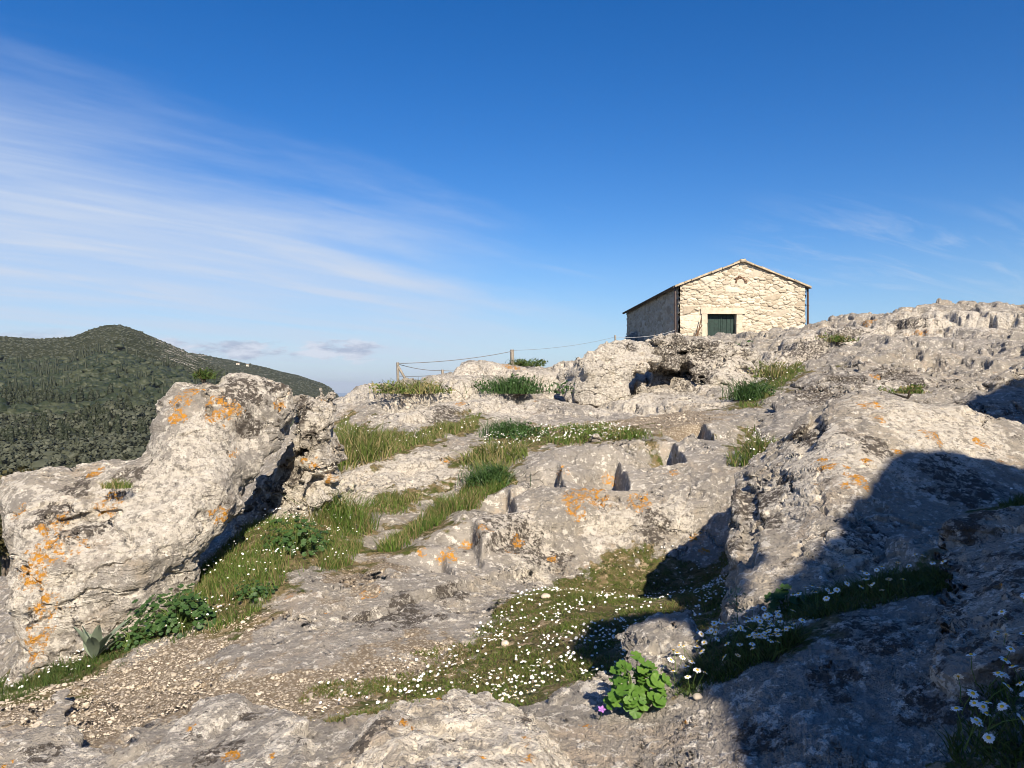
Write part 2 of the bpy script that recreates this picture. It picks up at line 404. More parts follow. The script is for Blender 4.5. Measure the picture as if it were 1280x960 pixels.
# patches of turf, gravel and the rock-cut ledges, given where the photograph shows them
VEG = {
 'meadow': [(500,872),(560,822),(600,792),(640,752),(700,728),(760,697),(830,688),(905,690),(900,745),(915,770),(880,800),(800,830),(720,862),(650,885),(560,868)],
 'meadow_fringe': [(380,868),(470,835),(560,810),(600,840),(640,886),(560,880),(430,915),(395,900)],
 'recess': [(225,800),(235,730),(262,700),(300,670),(345,650),(400,625),(425,645),(455,682),(420,712),(360,725),(320,765),(270,790)],
 'boulder_foot': [(60,860),(90,800),(170,795),(250,765),(300,770),(240,800),(180,815),(120,850)],
 'boulder_foot_left': [(0,880),(0,850),(40,835),(80,845),(40,870)],
 'strip': [(470,690),(500,668),(560,630),(600,600),(632,590),(628,608),(580,636),(530,668),(490,690)],
 'hollow': [(425,580),(418,545),(430,525),(460,545),(520,548),(580,528),(600,520),(590,538),(540,552),(500,565),(460,578)],
 'path': [(605,575),(605,555),(640,535),(700,538),(760,530),(800,542),(815,550),(740,553),(660,556),(640,566)],
 'ledge': [(470,635),(478,622),(530,620),(525,632)],
 'crevice': [(935,575),(935,540),(950,545),(965,560),(960,578)],
 'slope': [(925,510),(930,490),(970,470),(1000,455),(1005,465),(965,490),(945,508)],
 'daisy_right': [(905,850),(850,870),(830,855),(870,815),(930,785),(985,790),(1000,800),(950,835)],
 'daisy_ledge': [(985,775),(1000,750),(1080,735),(1165,715),(1180,735),(1090,755),(1030,775)],
 'daisy_corner': [(1195,960),(1215,900),(1240,850),(1290,780),(1300,960)],
 'daisy_far_right': [(1235,680),(1250,640),(1290,610),(1300,660)],
}
VEGW = {k: ground_poly(v) for k, v in VEG.items()}
GRAVEL = [[(0,905),(0,872),(90,858),(170,815),(280,775),(330,770),(300,800),(230,835),(330,850),(450,838),(560,800),(580,830),(430,880),(330,905),(230,880),(120,925)],
          [(420,720),(480,690),(470,720),(440,735)], [(640,552),(700,545),(860,540),(900,520),(860,512),(760,528),(680,535)]]
GRAVW = [ground_poly(v) for v in GRAVEL]
wob = fbm(GX, GY, 0 * GX, 2.2, 4, 3)
vegd = np.full(GX.shape, 9.)
for k, w in VEGW.items():
    if k == 'meadow_fringe': continue
    vegd = np.minimum(vegd, seg_poly_dist(GX, GY, w) / np.maximum(.35, .12 * np.hypot(*w.mean(0))))
A_VEG = np.clip(.53 - .9 * (vegd + wob * .55), 0, 1)
gd = np.full(GX.shape, 9.)
for w in GRAVW: gd = np.minimum(gd, seg_poly_dist(GX, GY, w))
A_GRV = np.clip(.62 - 1.3 * (gd + wob * .3), 0, 1) * sstep(40, 25, GY)
rockm = 1 - .92 * np.clip(np.maximum(A_VEG, A_GRV * .9) * 1.5, 0, 1)
# relief of the bedrock
dist = np.hypot(GX, GY)
wx = fbm(GX, GY, 0 * GX, .9, 3, 21) ; wy = fbm(GX, GY, 0 * GX, .9, 3, 22)
amp = np.interp(dist, [1, 3, 6, 10, 14, 20, 30, 60], [.02, .035, .055, .085, .13, .17, .25, .8])
hill = sstep(9.5, 13, GY)
f1, f2, bid = worley2(GX * .55 + wx * .5, GY * .55 + wy * .5, 5)
g1, g2, cid = worley2(GX * 1.5 + wx, GY * 1.5 + wy, 9)
blk = (.55 - f1) * .9 + (bid - .5) * .9 - .9 * np.exp(-((f2 - f1) / .10) ** 2)
blk2 = (.5 - g1) * .5 + (cid - .5) * .5 - .7 * np.exp(-((g2 - g1) / .10) ** 2)
rid = fbm(GX + wx * .4, GY + wy * .4, GB, 1.1, 5, 31, .52, True)
lump = fbm(GX, GY, GB, .55, 3, 44)
DH = rockm * amp * (.45 * blk * hill + .75 * blk2 * (.45 - .38 * hill) + .55 * rid + .8 * lump)
# bedding steps dipping to the left
s_ = GB + DH + GX * .16 - GY * .05 + .10 * fbm(GX, GY, 0 * GX, .7, 3, 51)
per = np.interp(dist, [2, 8, 20], [.16, .26, .45])
q_ = s_ / per; fr = q_ - np.floor(q_)
DH += rockm * per * .55 * (np.floor(q_) + sstep(.30, .70, fr) - q_) * np.interp(dist, [2, 5, 12], [.35, .75, 1.0]) * np.maximum(sstep(-.15, .2, fbm(GX, GY, 0 * GX, .45, 2, 61)), .75 * hill)
# steps cut into the slab: a riser facing left with a tread in front of it
CUTS = [((640,625),.16,.30,.55,(-1,-.12)),((597,672),.14,.26,.5,(-1,-.2)),((702,594),.17,.30,.7,(-1,-.03)),((778,586),.22,.42,.8,(-1,.02)),((848,564),.24,.36,.8,(-1,.05)),((884,540),.24,.30,.6,(-1,.05)),((560,700),.12,.3,.5,(-1,-.2))]
A_CUT = np.zeros(GX.shape)
for (pu, pv), dep, half, wid, nrm_ in CUTS:
    dep *= 1.35; half *= 1.15
    c, _ = cast0([pu], [pv]); c = c[0]
    n = np.array(nrm_, float); n /= np.linalg.norm(n); t = np.array([-n[1], n[0]])
    a = (GX - c[0]) * n[0] + (GY - c[1]) * n[1] + .03 * wx; b = (GX - c[0]) * t[0] + (GY - c[1]) * t[1]
    A_CUT = np.maximum(A_CUT, sstep(-.22, -.08, a) * (1 - sstep(.12, .3, a)) * (1 - sstep(half * 1.1, half * 1.5, np.abs(b))))
    DH -= dep * sstep(-.025, .035, a) * (1 - sstep(.05, wid, a)) * (1 - sstep(half * .75, half * 1.25, np.abs(b)))
# ledges: the rock beyond each line stands higher than the rock in front of it
LEDGES = [([(575,652),(640,614),(705,590),(775,568),(850,558),(930,556)],.12,.45),([(600,692),(660,670),(740,656),(830,652),(900,640)],.10,.35),([(470,764),(540,744),(620,724),(700,714)],.07,.3),
 ([(430,602),(480,590),(540,580),(600,560)],.10,.5),([(500,506),(560,494),(640,486),(700,480)],.22,1.),([(520,527),(600,514),(690,502)],.18,.8),([(760,506),(850,514),(930,500)],.16,.8),
 ([(1010,432),(1100,414),(1200,404),(1280,407)],.38,1.6),([(1030,472),(1120,456),(1200,452),(1280,462)],.32,1.2),([(960,458),(1020,440),(1090,425)],.3,1.2),([(300,802),(380,772),(470,747)],.05,.3),([(440,640),(500,625),(560,604)],.10,.4)]
lw = fbm(GX, GY, 0 * GX, 1.3, 4, 301)
for pl, hh, wd_ in LEDGES:
    w, _ = cast0(*np.array(pl, float).T); w = w[:, :2]; best = np.full(GX.shape, 1e9); sd = best.copy(); end = np.ones(GX.shape)
    for i, (a, b) in enumerate(zip(w[:-1], w[1:])):
        e = b - a; L = np.hypot(*e); px, py = GX - a[0], GY - a[1]; t = np.clip((px * e[0] + py * e[1]) / L ** 2, 0, 1)
        d = np.hypot(px - t * e[0], py - t * e[1]); s2 = (e[0] * py - e[1] * px) / L; n = d < best
        best = np.where(n, d, best); sd = np.where(n, np.where(s2 > 0, d, -d), sd); end = np.where(n, (t > 0) & (t < 1) | ((i > 0) & (t == 0)) | ((i < len(w) - 2) & (t == 1)), end)
    sc_ = wd_ / .45; q = sd + lw * .16 * sc_
    DH += rockm * hh * (sstep(-.03 * sc_, .03 * sc_, q) - .5) * np.exp(-np.abs(q) / wd_) * np.where(end > 0, 1, np.exp(-(best / (.5 * wd_)) ** 2)) * (.5 + .5 * sstep(-.35, .1, fbm(GX, GY, 0 * GX, .9 / sc_, 2, 305)))
GZ = GB + DH
GZ += A_VEG * .02 * fbm(GX, GY, 0 * GX, 5, 3, 71)
# push out along the normal so that steep faces get hollows and overhangs
def grid_normals(X, Y, Z):
    du = np.stack([np.gradient(t, axis=1) for t in (X, Y, Z)], -1); dv = np.stack([np.gradient(t, axis=0) for t in (X, Y, Z)], -1)
    n = np.cross(du, dv); n /= np.linalg.norm(n, axis=-1)[..., None] + 1e-12
    return np.where(n[..., 2:] < 0, -n, n)
N_ = grid_normals(GX, GY, GZ)
karst = fbm(GX, GY, GZ, 2.1, 5, 81, .55, True) + .5
pit = np.clip(fbm(GX, GY, GZ, 3.3, 3, 91) - .18, 0, 1)
dn_ = (1 - .85 * A_CUT) * rockm * amp * ((.38 - .2 * sstep(9, 18, GY)) * (karst - .25) - 1.1 * pit * (.5 + hill * .5))
VX, VY, VZ = GX + N_[..., 0] * dn_, GY + N_[..., 1] * dn_, GZ + N_[..., 2] * dn_
gz = sampler(VZ); cast = make_cast(gz)

# painted-on growth of the rock: lichens, where the photograph has them (pixel, radius px)
ORANGE = [(735,618,26),(715,625,16),(720,640,14),(745,622,14),(800,628,16),(603,660,12),(645,678,10),(560,695,14),(528,690,8),(842,592,9),(925,580,0),(556,577,8),(880,690,8),(700,590,12),(760,600,10),(583,685,10),
 (1085,402,10),(1100,468,8),(870,672,9),(690,700,8),(640,690,9),(470,742,10),(455,745,8),(412,765,6),(290,945,14),(340,948,7),(237,908,8),(330,885,7),(855,905,7),(870,905,5),(640,458,16),(575,505,9),(730,905,8),(850,520,9),(1150,415,9),(880,470,9)]
DARKP = [(640,680,45),(690,700,20),(820,660,25),(560,745,24),(500,748,22),(280,930,22),(255,945,20),(1080,790,60),(1180,880,60),(960,930,40),(1050,850,40),(500,770,50),(870,470,50),(820,440,30),(1000,430,40),(1060,410,40),(950,410,30),(900,440,25),(1130,400,30),(560,520,30),(1040,470,30),(1130,480,40)]
GREYP = [(560,770,90),(480,790,90),(840,620,60),(780,600,50),(700,575,60),(640,545,60),(560,705,60),(880,560,50),(320,800,70),(960,510,60),(1040,490,60),(1180,430,80),(1120,880,160),(1000,900,120),(100,950,80),(400,830,60),(720,520,70)]
PALEP = [(560,500,70),(500,520,50),(620,510,60),(440,500,40),(660,690,40),(760,660,35),(840,650,25),(600,465,40),(700,470,60),(830,450,70),(920,470,60),(980,440,50),(1060,420,60),(1200,395,70),(520,600,60),(460,600,50),(640,650,30),(800,500,60),(880,500,50)]
def blob_attr(lst, X, Y, Z, castf):
    a = np.zeros(X.shape, np.float32)
    pts, ok = castf([p[0] for p in lst], [p[1] for p in lst])
    for (u, v, r), p, k in zip(lst, pts, ok):
        if not k or r == 0: continue
        rad = r / FPX * p[1] * 1.25
        d2 = (X - p[0]) ** 2 + ((Y - p[1]) * .75) ** 2 + (Z - p[2]) ** 2
        a = np.maximum(a, np.exp(-d2 / rad ** 2))
    return a
A_ORA = blob_attr(ORANGE, VX, VY, VZ, cast); A_DRK = blob_attr(DARKP, VX, VY, VZ, cast); A_GRY = blob_attr(GREYP, VX, VY, VZ, cast); A_PAL = blob_attr(PALEP, VX, VY, VZ, cast)
na, nr = len(ang), len(lr)
ii = (np.arange(nr - 1)[:, None] * na + np.arange(na - 1)[None]).ravel()
TF = np.stack([ii, ii + 1, ii + na + 1, ii + na], -1)[:, ::-1] if False else np.stack([ii, ii + 1, ii + na + 1, ii + na], -1)
me = mesh_np('terrain', np.stack([VX, VY, VZ], -1).reshape(-1, 3), TF[:, [0, 1, 2, 3]], True, (M_ROCK,),
             attrs=dict(cut=A_CUT, veg=A_VEG, gravel=A_GRV, orange=A_ORA, dark=np.maximum(A_DRK * .9, .15 + .12 * sstep(9, 14, GY)), grey=A_GRY, pale=A_PAL, soft=np.interp(np.hypot(VX, VY), [2.3, 4.5, 11, 17], [.85, .45, .4, .75])))
terrain = tag(link('terrain', me), kind='structure')
# ground behind the camera
mb = MB(); xs = np.linspace(-90, 90, 60); ys = np.linspace(-60, .05, 30)
XX, YY = np.meshgrid(xs, ys); ZZ = -1.7 - .1 * np.clip(-XX - 3, 0, 60) + fbm(XX, YY, 0 * XX, .3, 4, 5) * .6
jj = (np.arange(29)[:, None] * 60 + np.arange(59)[None]).ravel()
me = mesh_np('terrain', np.stack([XX, YY, ZZ], -1).reshape(-1, 3), np.stack([jj, jj + 1, jj + 61, jj + 60], -1), True, (M_ROCK,))
tag(link('terrain_behind', me), kind='structure')
# ------------------------------------------------------------------ boulders: solid fields turned into meshes
def surface_nets(F, org, h):
    S = F < 0; nx, ny, nz = F.shape
    acc = np.zeros((nx - 1, ny - 1, nz - 1, 3), np.float32); cnt = np.zeros((nx - 1, ny - 1, nz - 1), np.float32)
    sl = lambda d, n: slice(d, n - 1 + d)
    for ax in range(3):
        o1, o2 = [t for t in range(3) if t != ax]
        for a in (0, 1):
            for b in (0, 1):
                d = [0, 0, 0]; d[o1] = a; d[o2] = b; e = list(d); e[ax] = 1
                A = F[sl(d[0], nx), sl(d[1], ny), sl(d[2], nz)]; B = F[sl(e[0], nx), sl(e[1], ny), sl(e[2], nz)]
                cr = (A < 0) != (B < 0)
                t = np.where(cr, A / np.where(cr, A - B, 1), 0)
                acc[..., ax] += t; acc[..., o1] += np.where(cr, a, 0); acc[..., o2] += np.where(cr, b, 0); cnt += cr
    m = cnt > 0; idx = np.full(cnt.shape, -1, np.int64); idx[m] = np.arange(m.sum())
    I = np.argwhere(m); V = org + (I + acc[m] / cnt[m][:, None]) * h
    Fs = []
    for ax in range(3):
        o1, o2 = [(1, 2), (2, 0), (0, 1)][ax]
        a = np.take(S, np.arange(S.shape[ax] - 1), ax); b = np.take(S, np.arange(1, S.shape[ax]), ax)
        K = np.argwhere(a != b); K = K[(K[:, o1] > 0) & (K[:, o2] > 0) & (K[:, o1] < S.shape[o1] - 1) & (K[:, o2] < S.shape[o2] - 1)]
        def g(p, q):
            k = K.copy(); k[:, o1] -= p; k[:, o2] -= q; return idx[k[:, 0], k[:, 1], k[:, 2]]
        q = np.stack([g(1, 1), g(0, 1), g(0, 0), g(1, 0)], -1)
        fl = ~a[K[:, 0], K[:, 1], K[:, 2]]; q[fl] = q[fl][:, ::-1]
        Fs.append(q[(q >= 0).all(1)])
    Q = np.concatenate(Fs); lab = np.arange(len(V))
    for _ in range(400):                                # keep the one big body, drop crumbs
        mn = lab[Q].min(1); new = lab.copy(); np.minimum.at(new, Q.ravel(), np.repeat(mn, 4)); new = new[new]
        if (new == lab).all(): break
        lab = new
    ids, cnt_ = np.unique(lab, return_counts=True); keep = lab == ids[cnt_.argmax()]
    re_ = np.cumsum(keep) - 1; Q = re_[Q[keep[Q[:, 0]]]]
    return V[keep].astype(np.float32), Q
def smax(a, b, k):
    h = np.maximum(k - np.abs(a - b), 0) / k
    return np.maximum(a, b) + h * h * k * .25
def smin(a, b, k): return -smax(-a, -b, k)
def tps2(pts, vals):
    pts = np.array(pts, float); vals = np.array(vals, float); n = len(pts)
    K = _tps(((pts[:, None] - pts[None]) ** 2).sum(-1)) + np.eye(n) * 1e-3; Q = np.hstack([np.ones((n, 1)), pts])
    c = np.linalg.solve(np.block([[K, Q], [Q.T, np.zeros((3, 3))]]), np.concatenate([vals, np.zeros(3)]))
    def f(x, z):
        q = np.stack([x.ravel(), z.ravel()], -1); d = ((q[:, None] - pts[None]) ** 2).sum(-1)
        return (_tps(d) @ c[:n] + c[n] + q @ c[n + 1:]).reshape(x.shape)
    return f
def boulder(name, label, outline, Yc, front, thick, vox, cat='boulder', k=.12, rough=.05, seed=1, orange=(), dark=(), grey=(), pale=(), group=None, cracks=(), subdiv=0, base=None, bed=.05, taper=.35, plain=(.25,.25,.3), lean=None, soft=0.):
    """outline: photograph pixels of the silhouette, at distance Yc; front: sightings of the near face; thick: depth in metres"""
    pol = np.array([[(u - CU) / FPX * Yc, (CV - v) / FPX * Yc] for u, v in outline])
    fr = tps2([[(u - CU) / FPX * Y, (CV - v) / FPX * Y] for u, v, Y in front], [Y for u, v, Y in front])
    if lean is None: lean = pol[:, 0].mean() / Yc
    lo = pol.min(0) - .15; hi = pol.max(0) + .15
    ym = max(Y for *_, Y in front) + thick * .6; yn = min(Y for *_, Y in front); xs_ = [lo[0] * q / Yc for q in (ym, yn)] + [hi[0] * q / Yc for q in (ym, yn)]; lo[0] = min(xs_); hi[0] = max(xs_)
    y0 = min(Y for *_, Y in front) - .25; y1 = max(Y for *_, Y in front) + thick + .2
    org = np.array([lo[0], y0, lo[1]]); n = np.ceil((np.array([hi[0], y1, hi[1]]) - org) / vox).astype(int)
    x = org[0] + vox * np.arange(n[0]); y = org[1] + vox * np.arange(n[1]); z = org[2] + vox * np.arange(n[2])
    X2, Z2 = np.meshgrid(x, z, indexing='ij')
    d2 = seg_poly_dist(X2 + .05 * fbm(X2, Z2, 0 * X2, 1.7, 3, seed), Z2 + .05 * fbm(X2, Z2, 0 * X2, 1.7, 3, seed + 3), pol)
    f2d = np.clip(fr(X2, Z2), y0 + .1, y1 - thick * .5)
    # the sides run back along the line of sight to the middle of the rock, so sample the section with that lean
    Y3 = y[None, :, None]; sx_ = (x[:, None] * (Yc / y[None]) - x[0]) / vox
    i0 = np.clip(np.floor(sx_).astype(int), 0, n[0] - 2); tt = np.clip(sx_ - i0, 0, 1)[:, :, None]
    D3 = d2[i0] * (1 - tt) + d2[i0 + 1] * tt
    f = f2d[i0] * (1 - tt) + f2d[i0 + 1] * tt
    F = smax(D3 + taper * np.maximum(Y3 - f - thick * .3, 0), f - Y3, k)
    F = smax(F, Y3 - f - thick, k).astype(np.float32)
    for (pl, dep, wid) in cracks:                       # clefts: pixel polyline, depth behind the face, half width
        pp = np.array([[(u - CU) / FPX * Yc, (CV - v) / FPX * Yc] for u, v in pl]); dd = np.full(X2.shape, 9.)
        for a, b in zip(pp[:-1], pp[1:]):
            e = b - a; t = np.clip(((X2 - a[0]) * e[0] + (Z2 - a[1]) * e[1]) / (e @ e), 0, 1)
            dd = np.minimum(dd, np.hypot(X2 - a[0] - t * e[0], Z2 - a[1] - t * e[1]))
        dd = dd + .02 * fbm(X2, Z2, 0 * X2, 6, 3, seed + 9)
        dd = dd[i0] * (1 - tt) + dd[i0 + 1] * tt
        c = np.maximum((dd - wid) + .35 * wid / dep * np.maximum(Y3 - f, 0), Y3 - f - dep)
        F = smax(F, -c.astype(np.float32), .03)
    m = np.abs(F) < .05 + 2.6 * rough
    I = np.argwhere(m); px, py, pz = (org + I * vox).T
    w = .25 * fbm(px, py, pz, 1.3, 2, seed + 5)
    nz_ = rough * (1.0 * fbm(px + w, py, pz + w, 1.5, 3, seed) + .9 * (fbm(px, py, pz + w, 2.6, 4, seed + 40, .55, True)) + .0)
    bs = pz - px * .25 + w * .25; per = .17; q = bs / per; frq = q - np.floor(q)
    nz_ += bed * (np.abs(frq - .5) * 2 - .5) * sstep(-.1, .3, fbm(px, py, pz, .9, 2, seed + 60)) * .6
    nz_ += rough * 1.5 * np.clip(fbm(px, py, pz, 3.6, 3, seed + 70) - .22, 0, 1)
    F[m] += nz_.astype(np.float32)
    F[0] = F[-1] = 1; F[:, 0] = F[:, -1] = 1; F[:, :, 0] = F[:, :, -1] = 1
    V, Q = surface_nets(F, org, vox)
    def bl(lst):
        a = np.zeros(len(V))
        for (u, v, r) in lst:
            xx, zz = (u - CU) / FPX * Yc, (CV - v) / FPX * Yc
            fy = float(fr(np.array([xx]), np.array([zz]))[0]); p = P(u, v, fy); rad = r / FPX * fy * 1.25
            a = np.maximum(a, np.exp(-((V - p) ** 2 * np.array([1, .3, 1])).sum(1) / rad ** 2))
        return a
    b = np.array([V[:, 0].mean(), V[:, 1].mean(), V[:, 2].min()]) if base is None else np.array(base)
    me = mesh_np(name, V - b, Q, True, (M_ROCK,), attrs=dict(orange=bl(orange), dark=np.maximum(bl(dark), plain[0]), grey=np.maximum(bl(grey), plain[1] * .5), pale=np.maximum(bl(pale), plain[2]), soft=np.full(len(V), soft)))
    o = link(name, me, loc=b)
    if subdiv:
        s = o.modifiers.new('finer', 'SUBSURF'); s.subdivision_type = 'SIMPLE'; s.levels = s.render_levels = subdiv
    tag(o, label, cat, group)
    return o

boulder('boulder', 'big pale saddle shaped boulder with orange lichen streaks above the grassy recess',
 [(20,900),(2,868),(12,838),(28,800),(22,740),(8,690),(0,640),(6,612),(30,600),(90,594),(160,586),(184,576),(196,545),(203,492),(218,478),(246,474),(252,466),(268,480),(276,466),(300,460),(330,464),(356,472),(368,488),(372,520),(364,550),(340,580),(318,598),(304,622),(300,655),(262,690),(240,735),(236,790),(180,840),(100,860)],
 5.1, [(20,850,4.6),(60,780,4.75),(40,650,5.0),(20,620,5.3),(100,600,5.4),(100,720,4.8),(170,790,4.95),(170,700,4.9),(180,610,5.3),(230,720,5.2),(230,600,5.3),(260,660,5.2),(290,600,5.35),(220,500,6.0),(300,480,5.9),(350,500,5.9),(340,560,5.8),(260,540,5.5),(300,640,5.4)],
 1.25, .017, k=.13, rough=.036, seed=11, soft=.45,
 orange=[(50,690,26),(38,720,22),(62,655,20),(40,800,22),(25,830,22),(55,760,18),(228,500,16),(225,520,14),(240,485,12),(285,515,16),(270,520,12),(275,645,12),(135,630,18),(20,640,12),(120,590,10),(290,570,10),(350,505,8),(270,500,10),(90,680,14)],
 dark=[(300,495,26),(312,530,18),(290,480,16),(340,480,14),(265,478,12),(60,640,22),(100,608,20),(170,590,16),(160,600,18),(85,665,14),(110,655,16),(30,780,10)],
 pale=[(40,760,45),(30,700,30),(50,640,40),(150,640,50),(220,660,60),(250,560,40),(200,600,40),(310,480,40)],
 grey=[(200,560,50),(260,620,60),(150,720,60),(200,720,60)],
 cracks=[([(62,650),(85,652),(110,650),(150,641)],.07,.009),([(252,470),(258,500),(262,520)],.1,.02)], plain=(.25,.3,.36))
boulder('weathered_rock', 'fissured rock hanging over the grassy recess, right behind the big saddle shaped boulder',
 [(300,700),(296,640),(318,600),(345,570),(366,545),(366,500),(378,490),(402,486),(418,496),(420,530),(426,560),(420,590),(408,640),(385,665),(340,690)],
 7.0, [(310,660,6.9),(320,610,7.1),(360,640,6.55),(400,620,6.7),(360,590,6.7),(390,550,6.8),(410,500,7.0),(375,500,7.1),(415,570,6.9)],
 1.0, .022, k=.12, rough=.09, seed=23, orange=[(408,490,10),(395,580,8),(415,600,10),(380,575,6)], dark=[(378,505,14),(372,520,14),(350,600,20),(388,540,12)], pale=[(400,510,24),(390,620,40),(350,640,30)], bed=.10, cracks=[([(330,600),(360,590),(380,560)],.15,.03),([(340,625),(370,612),(400,600)],.1,.02)])
boulder('rock', 'large right hand rock with bright orange lichen, half in the broad shadow',
 [(880,830),(900,780),(896,735),(905,700),(912,640),(920,604),(950,588),(985,560),(1005,530),(1030,505),(1060,496),(1100,497),(1140,508),(1190,520),(1240,527),(1300,540),(1380,560),(1420,640),(1420,760),(1200,800),(1000,840)],
 4.35, [(920,790,3.55),(905,730,3.85),(930,640,4.3),(950,600,4.6),(960,760,3.45),(1000,700,3.6),(1000,600,4.3),(1060,650,3.8),(1080,730,3.35),(1050,540,4.6),(1100,510,5.0),(1150,600,4.2),(1150,700,3.4),(1220,560,4.7),(1250,640,3.9),(1300,560,4.9),(1350,700,3.5)],
 1.5, .015, k=.11, rough=.036, seed=37, soft=.45,
 orange=[(1030,578,15),(1075,597,17),(1062,604,12),(1092,508,11),(1096,524,8),(1080,510,9),(1163,545,12),(1172,552,8),(1222,552,11),(1020,600,8),(1085,575,8),(1125,566,9),(990,706,14),(982,690,9),(1000,668,10),(985,665,10),(970,755,8),(920,700,6),(1060,580,6)],
 dark=[(925,625,34),(915,665,30),(945,625,36),(935,660,24),(1010,540,22),(960,640,20),(1090,555,22),(1200,600,50),(1100,650,40),(980,600,14),(1000,660,26)], pale=[(1040,560,60),(980,620,40),(1150,530,60),(960,740,50),(1020,640,40),(1200,535,50),(940,780,30)],  # dark spots on the left-facing side: black lichen plus that side's shade
 cracks=[([(925,612),(940,640),(935,660)],.22,.05),([(1005,560),(1018,540),(1024,520)],.2,.035)], bed=.03)
def slab(name, label, outline, top, low, vox, k=.1, rough=.03, seed=1, orange=(), dark=(), grey=(), pale=(), plain=(.25,.25,.3), bed=.02, subdiv=0, cat='rock', lift=0.):
    """a rock seen from above: plan outline and top sightings as (pixel u, pixel v, distance)"""
    O = np.array([P(*o) for o in outline]); Tp = np.array([P(*o) for o in top]) + np.array([0, 0, lift]); tf = tps2(Tp[:, :2], Tp[:, 2])
    lo = np.array([O[:, 0].min() - .1, O[:, 1].min() - .1, low]); hi = np.array([O[:, 0].max() + .1, O[:, 1].max() + .1, Tp[:, 2].max() + .15])
    n = np.ceil((hi - lo) / vox).astype(int); x, y, z = (lo[i] + vox * np.arange(n[i]) for i in range(3))
    X2, Y2 = np.meshgrid(x, y, indexing='ij')
    d = seg_poly_dist(X2 + .05 * fbm(X2, Y2, 0 * X2, 2.5, 3, seed), Y2 + .05 * fbm(X2, Y2, 0 * X2, 2.5, 3, seed + 2), O[:, :2])[:, :, None]
    t = np.clip(tf(X2, Y2), low, Tp[:, 2].max() + .06)[:, :, None]; Z3 = z[None, None]
    F = smax(d - .25 * (t - Z3), Z3 - t, k).astype(np.float32)
    m = np.abs(F) < .14; I = np.argwhere(m); px, py, pz = (lo + I * vox).T
    w = .2 * fbm(px, py, pz, 1.6, 2, seed + 5)
    nz_ = rough * (fbm(px + w, py, pz, 2.4, 3, seed + 1) + .8 * fbm(px, py + w, pz, 4.2, 4, seed + 40, .55, True))
    bs = pz - px * .3 + w * .3; q = bs / .09; nz_ += bed * (np.abs(q - np.floor(q) - .5) * 2 - .5) * sstep(-.1, .3, fbm(px, py, pz, 1.4, 2, seed + 60))
    F[m] += nz_.astype(np.float32)
    F[0] = F[-1] = 1; F[:, 0] = F[:, -1] = 1; F[:, :, 0] = F[:, :, -1] = 1
    V, Q = surface_nets(F, lo, vox)
    def bl(lst):
        a = np.zeros(len(V))
        for u, v, r_ in lst:
            Y = np.linspace(1.2, 4, 300); X = (u - CU) / FPX * Y; Z = (CV - v) / FPX * Y
            hit = tf(X, Y) >= Z; i = hit.argmax() if hit.any() else 150
            p = np.array([X[i], Y[i], Z[i]]); a = np.maximum(a, np.exp(-((V - p) ** 2 * np.array([1, .5, 1])).sum(1) / (r_ / FPX * Y[i] * 1.25) ** 2))
        return a
    b = np.array([V[:, 0].mean(), V[:, 1].mean(), V[:, 2].min()])
    o = link(name, mesh_np(name, V - b, Q, True, (M_ROCK,), attrs=dict(orange=bl(orange), dark=np.maximum(bl(dark), plain[0]), grey=np.maximum(bl(grey), plain[1] * .5), pale=np.maximum(bl(pale), plain[2]), soft=np.full(len(V), .8))), loc=b)
    if subdiv:
        s = o.modifiers.new('finer', 'SUBSURF'); s.subdivision_type = 'SIMPLE'; s.levels = s.render_levels = subdiv
    return tag(o, label, cat)
slab('foreground_rock', 'white crusted rounded rock at the bottom edge with orange lichen spots',
 [(395,960,1.95),(440,915,2.1),(500,880,2.3),(560,866,2.42),(630,880,2.42),(690,893,2.3),(708,940,2.0),(716,1000,1.75),(720,1150,1.4),(380,1150,1.4),(360,1010,1.75)],
 [(450,935,2.05),(500,900,2.2),(560,872,2.4),(540,950,1.95),(600,1000,1.76),(650,905,2.25),(690,930,2.05),(640,960,1.95),(420,1000,1.8),(550,1080,1.5),(690,1050,1.6)],
 -1.6, .008, k=.12, rough=.035, seed=41, orange=[(655,925,11),(650,930,10),(660,945,12),(600,950,8),(690,905,8),(505,905,7),(550,870,6),(520,910,8)], dark=[(480,912,14),(505,895,9),(560,905,16),(450,930,12),(690,920,12)],
 pale=[(560,930,70),(600,900,60),(650,950,40),(460,950,40)], plain=(.2,.0,.6), lift=.035)
slab('foreground_rock', 'long low grey rock with black crust along the bottom left edge',
 [(-60,935,3.0),(20,925,3.1),(80,930,3.0),(130,940,2.85),(190,938,2.8),(225,920,2.9),(240,895,3.05),(275,877,3.1),(310,880,3.05),(350,893,2.9),(380,905,2.8),(402,930,2.55),(405,1010,2.1),(400,1150,1.7),(-60,1150,1.8)],
 [(0,940,2.9),(100,945,2.82),(200,945,2.7),(250,905,2.85),(300,886,2.95),(350,910,2.72),(385,940,2.45),(300,960,2.45),(150,1000,2.4),(300,1060,2.0),(50,1100,2.0)],
 -1.75, .012, k=.08, rough=.03, seed=47, orange=[(290,945,12),(340,946,7),(237,908,7),(325,885,6),(10,955,6)], dark=[(280,930,26),(250,950,22),(310,890,14),(380,920,10),(60,940,20)], pale=[(260,890,18),(350,930,30),(250,900,20)], grey=[(100,950,80),(200,950,60)], plain=(.25,.5,.3), lift=.02)
